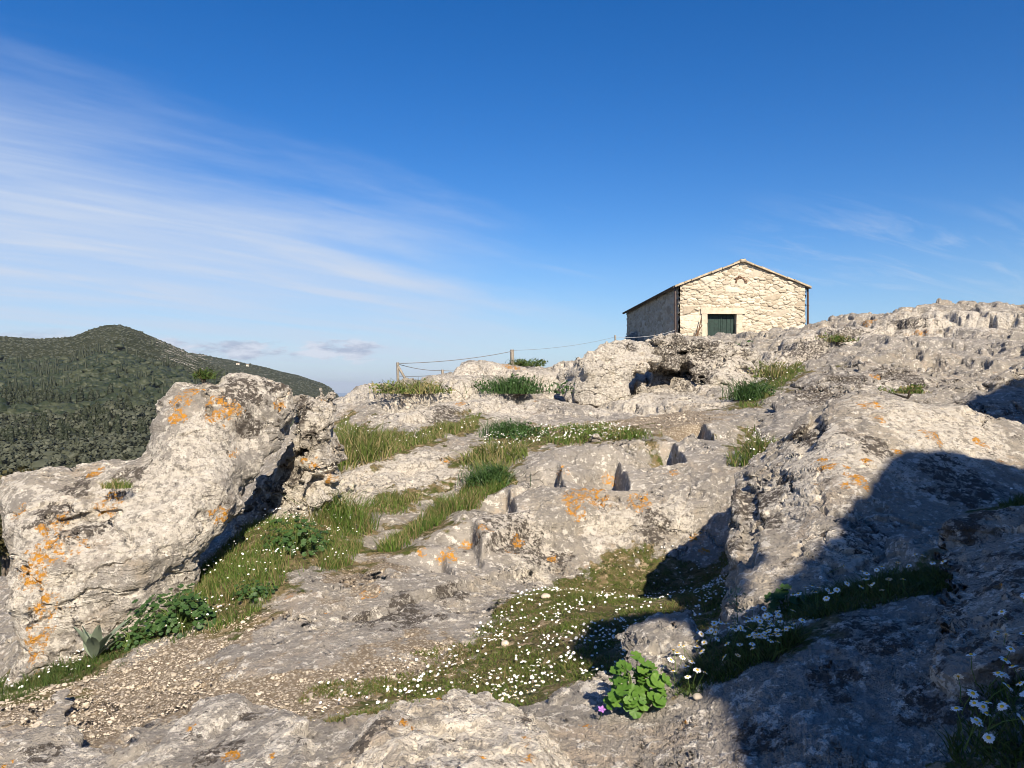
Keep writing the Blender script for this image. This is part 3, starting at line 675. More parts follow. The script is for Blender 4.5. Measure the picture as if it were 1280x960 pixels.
boulder('rock', 'small rough sunlit rock with its right end in shadow, behind the lime green plant',
 [(700,910),(705,878),(735,862),(770,840),(800,815),(820,798),(850,787),(868,785),(882,800),(890,830),(880,870),(840,900)],
 2.75, [(730,880,2.6),(780,850,2.65),(830,820,2.7),(860,800,2.75),(870,840,2.6),(820,870,2.5)],
 .4, .009, k=.07, rough=.045, seed=53, orange=[(790,835,5)], bed=.02, plain=(.1,.0,.25))
boulder('rock', 'dark crusted shaded block at the right edge above the corner daisies',
 [(1150,860),(1170,760),(1165,715),(1185,690),(1240,680),(1320,668),(1400,680),(1420,800),(1400,900),(1250,880)],
 2.35, [(1180,740,2.45),(1240,700,2.5),(1300,690,2.5),(1220,800,2.15),(1300,800,2.05),(1380,760,2.1)],
 .38, .011, k=.1, rough=.04, taper=.9, soft=.3, seed=59, orange=[(1248,732,6),(1275,780,5)], dark=[(1200,730,40),(1270,720,24),(1230,770,50),(1270,820,50)], pale=[(1235,715,24)], plain=(.5,.5,.25))
boulder('boulder', 'rough white boulder on the hillside casting a black shadow to its left',
 [(724,512),(712,498),(700,480),(703,458),(728,443),(752,440),(758,428),(790,418),(815,422),(820,440),(800,470),(780,500),(752,516),(728,506)],
 14.2, [(704,470,14.7),(716,480,14.2),(730,460,14.0),(750,500,13.8),(780,480,14.0),(790,430,14.8),(810,440,14.8)],
 1.5, .05, k=.25, rough=.16, seed=61, pale=[(750,470,60),(790,440,40)], dark=[(790,430,10)], bed=.08, plain=(.18,.05,.75))
boulder('rock_overhang', 'craggy pocked rock below the chapel door with a dark hollow',
 [(790,510),(800,470),(812,430),(836,420),(870,424),(905,420),(935,432),(955,450),(960,480),(945,500),(900,512)],
 15.2, [(800,500,14.6),(820,440,15.2),(850,430,15.6),(860,480,15.1),(900,440,15.4),(930,450,15.4),(920,490,14.6),(880,505,14.3),(830,500,14.6)],
 1.8, .05, k=.25, rough=.17, seed=67, pale=[(900,470,50),(930,470,40)], dark=[(830,450,26),(850,440,24),(880,435,20),(870,470,20)], bed=.12, cracks=[([(812,472),(840,478),(870,484)],.9,.22),([(880,490),(910,486)],.4,.09)], plain=(.42,.1,.6))
boulder('rock', 'smooth grey domed rock lying right of the grassy gully beneath the skyline ridge',
 [(925,600),(935,545),(950,520),(985,492),(1010,470),(1040,455),(1090,448),(1140,452),(1190,470),(1240,500),(1240,560),(1100,600)],
 9.6, [(950,550,8.9),(990,510,9.5),(1040,470,10.4),(1100,460,11),(1100,520,9.2),(1180,490,10),(1020,540,8.6)],
 1.6, .035, k=.3, rough=.12, seed=71, grey=[(1000,520,80),(1080,480,80)], dark=[(1020,490,30),(1060,470,24),(1130,470,30)], orange=[(1095,468,8),(1085,460,6)], bed=.09, plain=(.35,.4,.2))
boulder('rock', 'dark shadowed rock mass at the right edge above the orange lichen rock',
 [(1150,560),(1185,520),(1215,490),(1250,474),(1300,462),(1400,470),(1420,560)],
 8.2, [(1180,530,7.8),(1230,500,8.2),(1300,480,8.4),(1300,540,7.6),(1380,500,8)],
 1.2, .04, k=.2, rough=.1, seed=73, grey=[(1250,500,50)], plain=(.4,.4,.2))
boulder('low_rock', 'low flat grey stone at the foot of the lichen streaked boulder beside the gravel',
 [(18,905),(28,880),(52,862),(86,848),(92,860),(80,885),(50,905)],
 3.75, [(40,880,3.6),(80,855,3.8),(60,890,3.55)], .3, .014, k=.06, rough=.02, bed=.01, soft=.95, seed=79, plain=(.1,.6,.2))

# unseen rocks added off-frame, cut to the outlines of the shadows they throw
def shadow_rock(name, label, pts, centre, thick, vox, seed):
    a_ = np.array([SUN[1], -SUN[0], 0]); a_ /= np.linalg.norm(a_); a_ = -a_      # horizontal, across the light
    b_ = np.array([SUN[0], SUN[1], 0]); b_ /= np.linalg.norm(b_)               # horizontal, towards the sun
    c = np.array(centre, float); pol = []
    for p in pts:
        t = (c - p) @ b_ / (SUN @ b_); q = p + t * SUN; pol.append([(q - c) @ a_, q[2]])
    pol = np.array(pol)
    pol = np.vstack([pol, [[pol[-1, 0], -2.3], [pol[0, 0], -2.3]]])
    lo, hi = pol.min(0) - .2, pol.max(0) + .2
    x = np.arange(lo[0], hi[0], vox); z = np.arange(lo[1], hi[1], vox); y = np.arange(-thick - .2, thick + .2, vox)
    X2, Z2 = np.meshgrid(x, z, indexing='ij')
    d = seg_poly_dist(X2, Z2, pol)[:, None, :]; Y3 = y[None, :, None]
    F = smax(d + .3 * np.abs(Y3), np.abs(Y3) - thick, .2)
    px, py, pz = np.meshgrid(x, y, z, indexing='ij')
    F = (F + .01 + .03 * fbm(px, py, pz, 1.6, 4, seed)).astype(np.float32)
    F[0] = F[-1] = 1; F[:, 0] = F[:, -1] = 1; F[:, :, 0] = F[:, :, -1] = 1
    V, Q = surface_nets(F, np.array([x[0], y[0], z[0]]), vox)
    W = c * np.array([1, 1, 0]) + V[:, :1] * a_ + V[:, 1:2] * (b_ + np.array([0, 0, math.tan(SUN_EL)])) + V[:, 2:] * np.array([0, 0, 1.])
    bs = np.array([c[0], c[1], -2.0])
    o = link(name, mesh_np(name, W - bs, Q, True, (M_ROCK,)), loc=bs)
    tag(o, label, 'rock'); return o, W

bpy.context.view_layer.update()
def see(u, v):
    """where the line of sight through a photograph pixel meets the rocks built so far"""
    d = Vector(P(u, v, 1.0)).normalized(); ok, loc, *_ = scene.ray_cast(bpy.context.evaluated_depsgraph_get(), Vector((0, 0, 0)), d)
    return np.array(loc) if ok else P(u, v, 4.0)
RP = [P(1175,545,7.9), P(1188,514,8.2)] + [see(*q) for q in [(1218,496),(1250,482),(1276,474)]] + [P(1400, 462, 8.8)]
_S, _up = [], 0.
for q in [(930,958),(908,900),(852,850),(862,815),'r',(876,797),(848,787),(800,810),(745,853),'m',(728,845),(705,808),(738,775),(800,766),(880,752),(908,768),(932,768),(970,738),(1013,697),(1053,667),(1054,640),(1087,608),(1095,583),(1133,558),(1190,558),(1232,570),(1278,584)]:
    if isinstance(q, str): _up = .13 if q == 'r' else 0.
    else: _S.append(see(*q) + np.array([0, 0, _up]))
SH = _S
SH = [SH[0] - np.array([.1, .6, 0])] + SH + [SH[-1] + np.array([1.0, .2, 0])]
shadow_rock('shadow_caster', 'unseen limestone mass added behind the camera to cast the broad shadow', SH, (2.75, -.9, 0), .5, .06, 5)  # added out of view, shaped to the edge of the right foreground shadow
shadow_rock('rock', 'unseen limestone block added past the right edge to cast a shadow', RP, (6.3, 3.4, 0), .3, .06, 6)  # added out of view to shade the rock mass at the right edge
# ------------------------------------------------------------------ chapel
def stone_material(name, c1, c2, c3, mortar):
    m, nt = new_mat(name); T = NT(nt); pos = T.n('ShaderNodeTexCoord').outputs['Object']
    tone = T.attr('tone'); mo = T.attr('mortar')
    c = T.mix(tone, c1, c2); c = T.mix(T.step(T.attr('tint'), .7, .9), c, c3)
    n = T.noise(pos, 9, 6, .65); c = T.mix(T.math('MULTIPLY', T.step(n, .45, .7), .45), c, (.30, .24, .17))
    c = T.mix(T.math('MULTIPLY', T.step(T.noise(pos, 2.2, 4, .6), .5, .75), .35), c, (.62, .55, .43))
    c = T.mix(T.math('MULTIPLY', mo, .8), c, mortar)
    b = T.n('ShaderNodeBump'); T.l(T.noise(pos, 30, 5, .65), b.inputs['Height']); b.inputs['Strength'].default_value = .6; b.inputs['Distance'].default_value = .02
    T.out(c, .95, normal=b.outputs[0], spec=.1); return m
M_STONE = stone_material('cream_rubble_stone', (.41, .36, .285), (.57, .515, .42), (.35, .295, .22), (.46, .41, .325))
M_TRIM = flat_mat('dressed_stone', (.50, .43, .33), .9, .15, 6, .1, .3)
M_DOOR = flat_mat('dark_green_paint', (.011, .030, .024), .55, .3, 9, .3, .15)
M_IRON = flat_mat('brown_painted_metal', (.055, .035, .028), .5, .25, 8, .4)
M_TILE = flat_mat('weathered_roof_tile', (.40, .31, .23), .9, .45, 5, .1, .4)
M_PALETILE = flat_mat('pale_verge_stone', (.36, .30, .22), .9, .3, 4, .1, .4)
M_BRICK = flat_mat('old_red_brick', (.17, .105, .07), .9, .5, 20, .1, .3)
M_WOOD = flat_mat('grey_weathered_wood', (.25, .22, .18), .9, .3, 20, .1, .3)
M_STICK = flat_mat('brown_stick', (.13, .08, .05), .9, .3, 20, .1, .3)
M_WIRE = flat_mat('galvanised_wire', (.20, .20, .20), .5, .2, 20, .4)
M_WIREW = flat_mat('pale_cable', (.55, .55, .55), .5, .2, 20, .4)
def stone_sheet(Wd, top, hole, seed, res):
    r = np.random.default_rng(seed); ns = int(Wd / res) + 1; nz = int(top(Wd / 2) / res) + 1
    s = np.linspace(0, Wd, ns); t = np.linspace(0, 1, nz); S, Tt = np.meshgrid(s, t); Z = Tt * top(S)
    a = S + .05 * fbm(S, Z, 0 * S, 4, 4, seed); b = Z + .03 * fbm(S, Z, 0 * S, 4, 4, seed + 8)
    f1, f2, idv = worley2(a * 4.0, b * 8.6, seed); e = f2 - f1; big = worley2(a * 1.5 + 9, b * 3.4, seed + 3); m = (big[2] > .72) & (big[1] - big[0] > .1)
    e = np.where(m, (big[1] - big[0]) * .8, e); idv = np.where(m, big[2] * 3.3 % 1, idv); tone = idv; tint = (idv * 7.13) % 1
    g = sstep(.02, .16, e); off = (.016 + .055 * ((idv * 3.7) % 1)) * g + .02 * fbm(S, Z, 0 * S, 5, 4, seed + 4) + .012 * g * sstep(.05, .4, e)
    i = (np.arange(nz - 1)[:, None] * ns + np.arange(ns - 1)[None])
    if hole:
        cs = (S[:-1, :-1] + S[1:, 1:]) / 2; cz = (Z[:-1, :-1] + Z[1:, 1:]) / 2
        i = i[~((cs > hole[0]) & (cs < hole[1]) & (cz < hole[2]))]
    i = i.ravel(); F = np.stack([i, i + 1, i + ns + 1, i + ns], -1)
    return S.ravel(), Z.ravel(), off.ravel(), F, dict(tone=tone.ravel(), mortar=1 - g.ravel(), tint=tint.ravel())
CW, CL, CE, CR = 5.12, 10.9, 2.95, 3.92
ch = empty('chapel', (6.77, 31.0, 1.2), R(2.5))
tag(ch, 'small cream rubble stone chapel with low gabled roof and green door on the hilltop', 'chapel')
gab = lambda s: CE + (CR - CE) * (1 - np.abs(np.asarray(s) - CW / 2) / (CW / 2)); flat_top = lambda s: CE + 0 * np.asarray(s)
DX0, DX1, DZ = 1.10, 2.29, 1.83
S, Z, o_, F, at = stone_sheet(CW, gab, (DX0 - .1, DX1 + .1, DZ + .1), 3, .022)
link('front_wall', mesh_np('front_wall', np.stack([S, -o_, Z], -1), F, True, (M_STONE,), attrs=at), ch)
S, Z, o_, F, at = stone_sheet(CL, flat_top, None, 4, .04)
link('side_wall', mesh_np('side_wall', np.stack([-o_, CL - S, Z], -1), F, True, (M_STONE,), attrs=at), ch)
S, Z, o_, F, at = stone_sheet(CL, flat_top, None, 5, .06)
link('side_wall', mesh_np('side_wall', np.stack([CW + o_, S, Z], -1), F, True, (M_STONE,), attrs=at), ch)
S, Z, o_, F, at = stone_sheet(CW, gab, None, 6, .06)
link('back_wall', mesh_np('back_wall', np.stack([CW - S, CL + o_, Z], -1), F, True, (M_STONE,), attrs=at), ch)
def rough_box(mb, a, b, j=.012, m=0):
    k = mb.n; mb.box(a, b, m); mb.v[-1] = mb.v[-1] + rng.uniform(-j, j, mb.v[-1].shape)
mb = MB(); z = -.2
for h in (.62, .55, .48, .38): rough_box(mb, (DX0 - .23, -.085, z), (DX0, .25, z + h - .008)); z += h
z = -.2
for h in (.5, .6, .5, .43): rough_box(mb, (DX1, -.085, z), (DX1 + .24, .25, z + h - .008)); z += h
rough_box(mb, (DX0 - .26, -.10, DZ), (DX1 + .36, .25, DZ + .24))
dsur = link('door_surround', mb.mesh('door_surround', (M_TRIM,)), ch)
mb = MB(); x = DX0 + .005
mb.box((DX0 - .02, .19, -.2), (DX1 + .02, .21, DZ + .02))
for k in range(7):
    w = (DX1 - DX0 - .01) / 7; mb.box((x + .006, .15 - .004 * (k % 2), -.2), (x + w - .006, .19, DZ - .03)); x += w
mb.box((DX0 + .60, .125, -.2), (DX0 + .65, .15, DZ - .03))
dr = link('door', mb.mesh('door', (M_DOOR,)), ch)
mb = MB(); mb.tube([(DX0 + .68, .12, .95), (DX0 + .68, .08, .96), (DX0 + .80, .08, .96)], .012, 6); link('handle', mb.mesh('handle', (M_IRON,)), dr)
mb = MB(); ax, az_ = 2.46, 3.10
for k in range(11):
    t = math.pi * k / 10; c, s = math.cos(t), math.sin(t); p0, p1 = .15 + .02 * rng.random(), .22 + .08 * rng.random() ** 2
    e = np.array([c, 0, s]); n = np.array([-s, 0, c]) * .022; q0 = np.array([ax, 0, az_]) + e * p0; q1 = np.array([ax, 0, az_]) + e * p1
    vs = [q0 - n, q0 + n, q1 + n, q1 - n]; v = [(p[0], -.10, p[2]) for p in vs] + [(p[0], .02, p[2]) for p in vs]
    mb.add(v, [(0,1,2,3), (4,7,6,5), (0,4,5,1), (1,5,6,2), (2,6,7,3), (3,7,4,0)])
link('brick_arch', mb.mesh('brick_arch', (M_BRICK,)), ch)
# roof of barrel tiles, pale verge stones, ridge
def roof_side(sgn):
    mb = MB(); ny = 330; ys = np.linspace(-.05, CL + .15, ny); xs = np.linspace(-.24, CW / 2 + .02, 9)
    Y, X = np.meshgrid(ys, xs); cor = .05 * np.abs(np.sin(np.pi * Y / .20)) ; step_ = .018 * ((X * 3.2) % 1)
    Zt = CE + .05 + (CR - CE) * X / (CW / 2) + cor - step_
    XX = X if sgn > 0 else CW - X
    v = np.concatenate([np.stack([XX, Y, Zt], -1).reshape(-1, 3), np.stack([XX, Y, Zt - .035], -1).reshape(-1, 3)]); n = len(v) // 2
    i = (np.arange(8)[:, None] * ny + np.arange(ny - 1)[None]).ravel(); f = np.stack([i, i + 1, i + ny + 1, i + ny], -1)
    j = np.arange(ny - 1); edge = np.stack([j, j + 1, j + 1 + n, j + n], -1)
    mb.add(v, np.concatenate([f, f + n, edge])); return mb
rf = link('roof', roof_side(1).mesh('roof', (M_TILE,)), ch); link('roof', roof_side(-1).mesh('roof', (M_TILE,)), ch)
mb = MB()
for sg in (1, -1):
    d = -.22
    while d < CW / 2 - .05:
        l_ = rng.uniform(.26, .46); e = min(d + l_, CW / 2 - .02); z0, z1 = (CE + (CR - CE) * q / (CW / 2) for q in (d, e))
        xa, xb = (d, e - .012) if sg > 0 else (CW - d, CW - e + .012); h = .055 + .03 * rng.random(); y = -.13 - .04 * rng.random()
        v = [(xa, y, z0 + .02), (xb, y, z1 + .02), (xb, y, z1 + .02 + h), (xa, y, z0 + .02 + h)]; v += [(p[0], .22, p[2]) for p in v]
        mb.add(np.array(v) + rng.uniform(-.008, .008, (8, 3)), [(0,1,2,3), (4,7,6,5), (0,4,5,1), (1,5,6,2), (2,6,7,3), (3,7,4,0)]); d = e
link('verge', mb.mesh('verge', (M_PALETILE,)), ch)
mb = MB(); th = np.linspace(0, math.pi, 7)
for k in range(26):
    y = -.12 + k * .43; p = [(CW / 2 + .13 * math.cos(t), yy, CR + .03 + (.10 + .012 * (yy > y)) * math.sin(t)) for yy in (y, y + .45) for t in th]
    mb.add(p, [(i, i + 1, i + 8, i + 7) for i in range(6)])
rough_box(mb, (CW / 2 - .13, -.16, CR - .02), (CW / 2 + .10, -.10, CR + .12), .02)
link('ridge_tiles', mb.mesh('ridge_tiles', (M_PALETILE,), True), ch)
def gutter(x):
    mb = MB(); th = np.linspace(math.pi, 2 * math.pi, 9)
    p = [(x + .075 * math.cos(t), y, CE + .0 + .075 * math.sin(t)) for y in (-.02, CL + .1) for t in th]
    q = [(x + .060 * math.cos(t), y, CE + .0 + .060 * math.sin(t)) for y in (-.02, CL + .1) for t in th]
    f = [(i, i + 1, i + 10, i + 9) for i in range(8)]
    mb.add(p, f); mb.add(q, f); mb.box((x - .07, -.035, CE - .09), (x + .07, -.021, CE + .005)); return mb.mesh('gutter', (M_IRON,), False)
def downpipe(x, y):
    mb = MB(); mb.tube([(x, y + .03, CE - .07), (x, y + .03, CE - .18), (x, y, CE - .30), (x, y, -.3)], .045, 10)
    for z in (2.2, 1.2, .3): mb.tube([(x, y, z - .02), (x, y, z + .02)], .056, 10)
    return mb.mesh('drainpipe', (M_IRON,), True)
link('gutter', gutter(-.20), ch); link('gutter', gutter(CW + .20), ch)
link('drainpipe', downpipe(-.16, .10), ch); link('drainpipe', downpipe(CW + .16, .06), ch)
# sticks leaning beside the door
st = empty('leaning_sticks', (6.77 + .62, 30.86, 1.3), R(2.5)); tag(st, 'two crossed brown sticks leaning on the chapel wall left of the green door', 'sticks')
mb = MB(); mb.tube([(-.12, -.30, .2), (.0, -.19, .8), (.20, -.06, 1.55)], [.03, .028, .02], 6); link('stick', mb.mesh('stick', (M_STICK,), True), st)
mb = MB(); mb.tube([(-.45, -.32, .25), (-.12, -.20, .75), (.22, -.08, 1.25)], [.03, .026, .018], 6); mb.tube([(.0, -.16, .93), (.02, -.12, 1.2)], [.018, .01], 6); link('stick', mb.mesh('stick', (M_STICK,), True), st)

# ------------------------------------------------------------------ wire fence on the skyline
FP = [P(497, 480, 15.4), P(553, 474, 17.2), P(640, 452, 18.6), P(769, 436, 22.5)]; FTOP = [453, 462, 437, 419]
fe = empty('wire_fence', FP[0] - np.array([0, 0, .3])); tag(fe, 'sagging wire fence on grey wooden posts along the rocky skyline', 'fence')
org = FP[0] - np.array([0, 0, .3]); tops = []
for p, vt, rr in zip(FP, FTOP, (.03, .03, .05, .028)):
    t = np.array([p[0], p[1], (CV - vt) / FPX * p[1]]); tops.append(t); b = p - np.array([0, 0, .45])
    mb = MB(); mb.tube([b - org, (b + t) / 2 - org + (.01, 0, 0), t - org], [rr, rr * .97, rr * .92], 8); link('post', mb.mesh('post', (M_WOOD,), True), fe)
mb = MB(); mb.tube([P(497, 457, 15.4) - org, P(514, 486, 15.3) - org], [.025, .025], 6); link('brace', mb.mesh('brace', (M_WOOD,), True), fe)
def wire(a, b, sag, mat, r=.009, n=14):
    t = np.linspace(0, 1, n)[:, None]; p = a + (b - a) * t - np.array([0, 0, 1.]) * sag * 4 * t * (1 - t)
    mb = MB(); mb.tube(p - org, r, 5, cap=False); link('wire', mb.mesh('wire', (mat,), True), fe)
dz = lambda t, d: t - np.array([0, 0, d])
wire(dz(tops[0], .02), dz(tops[2], .04), .06, M_WIRE, .008); wire(dz(tops[0], .03), dz(tops[1], .02), .04, M_WIRE, .007); wire(dz(tops[1], .02), P(600, 462, 18), .02, M_WIRE, .007)
wire(P(497, 470, 15.4), P(553, 468, 17.2), .02, M_WIRE, .007); wire(dz(tops[2], .02), dz(tops[3], .05), .08, M_WIRE, .004)
wire(dz(tops[3], .05), np.array([6.72, 31.3, 2.42]), .12, M_WIREW, .007)
# ------------------------------------------------------------------ distant hills, sea, woods
SEA = -118.0
RIDGE1 = np.array([(-700,430),(-300,410),(-100,416),(0,420),(45,424),(90,421),(115,411),(132,406.5),(150,406),(172,413),(200,425),(225,436),(250,448),(300,470),(340,495),(390,530),(450,585),(520,680),(700,900)], float)
RIDGE2 = np.array([(-700,470),(100,460),(180,448),(220,440),(250,442.5),(300,453),(330,459),(360,466),(385,473),(400,478),(412,484),(420,492),(432,505),(470,560),(560,700)], float)
def hill_z(x, y):
    Y = np.maximum(y, 20.); u = np.clip(x / Y, -1.4, 1.2) * FPX + CU
    def ridge(tab, Yr, Y0, z0, p):
        zr = (CV - np.interp(u, tab[:, 0], tab[:, 1])) / FPX * Yr
        s = np.clip((Y - Y0) / (Yr - Y0), 0, 1); back = np.clip((Y - Yr) / (Yr * .5), 0, 1)
        return z0 + (zr - z0) * s ** p - (zr + 160) * back ** 1.4
    n = fbm(x, y, 0 * x, 1 / 260., 5, 3); n2 = fbm(x, y, 0 * x, 1 / 120., 4, 8, .5, True)
    k = sstep(150, 500, Y)
    a = ridge(RIDGE1, 1500., 300., -44., 1.05) + k * (7 * n + 3 * n2) * np.clip((1500 - Y) / 500, .12, 1)
    b = ridge(RIDGE2, 2700., 1700., -60., .9) + k * (6 * n2) * .5
    nearz = -25 - 20 * sstep(60, 260, Y) ; e = sstep(420, 560, u)
    a = np.where(Y < 300, nearz, a); a = a * (1 - e) + (SEA - 12) * e * sstep(60, 400, Y) + (nearz - 14) * e * (1 - sstep(60, 400, Y))
    return np.maximum(np.maximum(a, b), SEA - 14)
ha = np.radians(np.concatenate([np.linspace(-80, -42, 40, endpoint=False), np.linspace(-42, -8, 420, endpoint=False), np.linspace(-8, 80, 60)]))
hr = np.exp(np.linspace(math.log(45), math.log(4200), 420)); HA, HR = np.meshgrid(ha, hr); HX, HY = HR * np.sin(HA), HR * np.cos(HA); HZ = hill_z(HX, HY)
hu = HX / HY * FPX + CU; hv = CV - HZ / HY * FPX
rocky = .72 * np.exp(-((hu - 225) / 55) ** 2) * sstep(405, 425, hv) * (1 - sstep(470, 500, hv)) * sstep(800, 1100, HY) + .4 * np.exp(-((hu - 350) / 90) ** 2) * sstep(1800, 2200, HY) + .35 * np.exp(-((hu - 120) / 40) ** 2) * sstep(1000, 1200, HY) * (hv < 440)
track = np.exp(-((HY - 420 - 25 * np.sin(hu / 40)) / 14) ** 2) * ((hu > 20) & (hu < 260)) * .8
wood = 1 - sstep(760, 980, HY + 120 * fbm(HX, HY, 0 * HX, 1 / 150., 3, 77))
m, nt = new_mat('wooded_hillside'); T = NT(nt); pos = T.n('ShaderNodeNewGeometry').outputs['Position']
c = T.mix(T.step(T.noise(pos, .02, 6, .65), .35, .65), (.036, .042, .023), (.060, .064, .040))
c = T.mix(T.step(T.noise(pos, .11, 4, .7), .48, .62), c, (.020, .026, .012))
c = T.mix(T.math('MULTIPLY', T.attr('wood'), .8), c, (.022, .026, .012))
rk = T.step(T.math('ADD', T.noise(pos, .035, 7, .72), T.math('MULTIPLY', T.math('SUBTRACT', T.attr('rocky'), .6), .34)), .56, .60)
c = T.mix(rk, c, T.mix(T.step(T.noise(pos, .12, 4, .7), .4, .6), (.30, .27, .22), (.50, .46, .40)))
tk = T.step(T.math('ADD', T.noise(pos, .05, 4, .6), T.math('MULTIPLY', T.math('SUBTRACT', T.attr('track'), .6), .7)), .5, .6)
c = T.mix(tk, c, (.30, .26, .17))
b = T.n('ShaderNodeBump'); T.l(T.noise(pos, .12, 6, .65), b.inputs['Height']); b.inputs['Strength'].default_value = 1; b.inputs['Distance'].default_value = 5
T.out(c, 1, normal=b.outputs[0], spec=0)
n_ = len(ha); i = (np.arange(len(hr) - 1)[:, None] * n_ + np.arange(n_ - 1)[None]).ravel()
hills = link('hills', mesh_np('hills', np.stack([HX, HY, HZ], -1).reshape(-1, 3), np.stack([i, i + 1, i + n_ + 1, i + n_], -1), True, (m,), attrs=dict(rocky=rocky, track=track, wood=wood)))
tag(hills, kind='structure')
m, nt = new_mat('sea_water'); T = NT(nt); T.out((.02, .06, .11), .18, spec=.5)
mb = MB(); mb.add([(-20000, -1500, SEA), (20000, -1500, SEA), (20000, 22000, SEA), (-20000, 22000, SEA)], [(0, 1, 2, 3)]); tag(link('sea', mb.mesh('sea', (m,))), kind='structure')

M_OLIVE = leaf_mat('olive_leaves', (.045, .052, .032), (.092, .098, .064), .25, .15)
M_MASS = leaf_mat('wood_leaves', (.018, .028, .012), (.058, .066, .036), .03, .1)
M_CYP = leaf_mat('cypress_leaves', (.020, .027, .013), (.034, .042, .020), .3, .1)
M_BARK = flat_mat('grey_bark', (.12, .10, .08), .95, .3, 4, .05, .4)
def quads_at(c, size, r, nrm=None, flat=.5):
    """one leaf clump per point: a random square"""
    n = len(c); a = r.normal(size=(n, 3)); a /= np.linalg.norm(a, axis=1)[:, None]
    if nrm is not None: a = a + nrm * flat
    b = np.cross(a, r.normal(size=(n, 3))); b /= np.linalg.norm(b, axis=1)[:, None] + 1e-9
    d = np.cross(a, b); d /= np.linalg.norm(d, axis=1)[:, None] + 1e-9; s = np.broadcast_to(size, (n,))[:, None] * .5
    v = np.stack([c - b * s - d * s * .7, c + b * s - d * s * .7, c + b * s + d * s * .7, c - b * s + d * s * .7], 1).reshape(-1, 3)
    return v, np.arange(4 * n).reshape(n, 4)
def crown_points(n, kind, r):
    if kind == 'olive':
        lobes = r.normal(size=(9, 3)) * np.array([.30, .30, .16]); q = r.integers(0, 9, n); d = r.normal(size=(n, 3)); d /= np.linalg.norm(d, axis=1)[:, None]
        p = lobes[q] + d * (r.uniform(.6, 1, n) ** .5)[:, None] * np.array([.27, .27, .22]); p[:, 2] = np.abs(p[:, 2] + .40) ; return p + (0, 0, .16), d
    t = r.random(n) ** .8; a = r.uniform(0, 2 * np.pi, n); rad = .13 * np.sin(np.pi * np.clip(t * .85 + .12, 0, 1)) ** .7 * r.uniform(.7, 1.1, n)
    p = np.stack([rad * np.cos(a), rad * np.sin(a), .04 + .96 * t], -1); return p, np.stack([np.cos(a), np.sin(a), .3 + 0 * a], -1)
def tree_mesh(kind, nq, r, size):
    p, d = crown_points(nq, kind, r); return quads_at(p, size * r.uniform(.6, 1.3, nq), r, d, 2.5)
_t = (1 + 5 ** .5) / 2; _V = np.array([(-1,_t,0),(1,_t,0),(-1,-_t,0),(1,-_t,0),(0,-1,_t),(0,1,_t),(0,-1,-_t),(0,1,-_t),(_t,0,-1),(_t,0,1),(-_t,0,-1),(-_t,0,1)]); _V = _V / np.linalg.norm(_V[0])
_F = [(0,11,5),(0,5,1),(0,1,7),(0,7,10),(0,10,11),(1,5,9),(5,11,4),(11,10,2),(10,7,6),(7,1,8),(3,9,4),(3,4,2),(3,2,6),(3,6,8),(3,8,9),(4,9,5),(2,4,11),(6,2,10),(8,6,7),(9,8,1)]
def finer(V, F):
    V = [tuple(v) for v in V]; mid = {}; out = []
    def m(a, b):
        k = (min(a, b), max(a, b))
        if k not in mid:
            p = np.array(V[a]) + np.array(V[b]); V.append(tuple(p / np.linalg.norm(p))); mid[k] = len(V) - 1
        return mid[k]
    for a, b, c in F: x, y, z = m(a, b), m(b, c), m(c, a); out += [(a, x, z), (b, y, x), (c, z, y), (x, y, z)]
    return np.array(V), out
S1 = finer(_V, _F); S2 = finer(*S1); S1F, S2F = np.array(S1[1]), np.array(S2[1])
def crown_blob(kind, fine, r):
    V = (S2 if fine else S1)[0].copy(); o = r.uniform(0, 60, 3)
    if kind == 'olive':
        n = fbm(V[:, 0] + o[0], V[:, 1] + o[1], V[:, 2] + o[2], 1.6, 3, 5); V = V * (1 + .55 * n)[:, None] * (.52, .52, .36) + (0, 0, .46)
    else:
        n = fbm(V[:, 0] + o[0], V[:, 1] + o[1], V[:, 2] + o[2], 2.2, 2, 5); z = V[:, 2] * .5 + .5; w = .14 * (1.15 - z * .9) * (1 + .5 * n); V = np.column_stack([V[:, 0] * w, V[:, 1] * w, z * 1.02 + .02])
    return V
protos = {}
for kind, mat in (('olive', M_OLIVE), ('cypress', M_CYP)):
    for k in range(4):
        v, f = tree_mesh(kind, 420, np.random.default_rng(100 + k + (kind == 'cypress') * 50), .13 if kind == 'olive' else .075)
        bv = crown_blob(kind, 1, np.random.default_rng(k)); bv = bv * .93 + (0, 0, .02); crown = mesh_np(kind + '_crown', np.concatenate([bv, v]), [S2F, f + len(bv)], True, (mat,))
        mb = MB(); h = .35 if kind == 'olive' else .2; w = .035 if kind == 'olive' else .02
        mb.tube([(0, 0, -.1), (.01, 0, h * .5), (.03 if kind == 'olive' else 0, .01, h)], [w * 1.3, w, w * .6], 7)
        if kind == 'olive':
            for s_ in range(4):
                a = s_ * 1.6 + k; mb.tube([(.02, 0, h * .7), (.15 * math.cos(a), .15 * math.sin(a), h + .12)], [w * .6, w * .25], 5)
        protos[kind, k] = (crown, mb.mesh(kind + '_trunk', (M_BARK,), True))
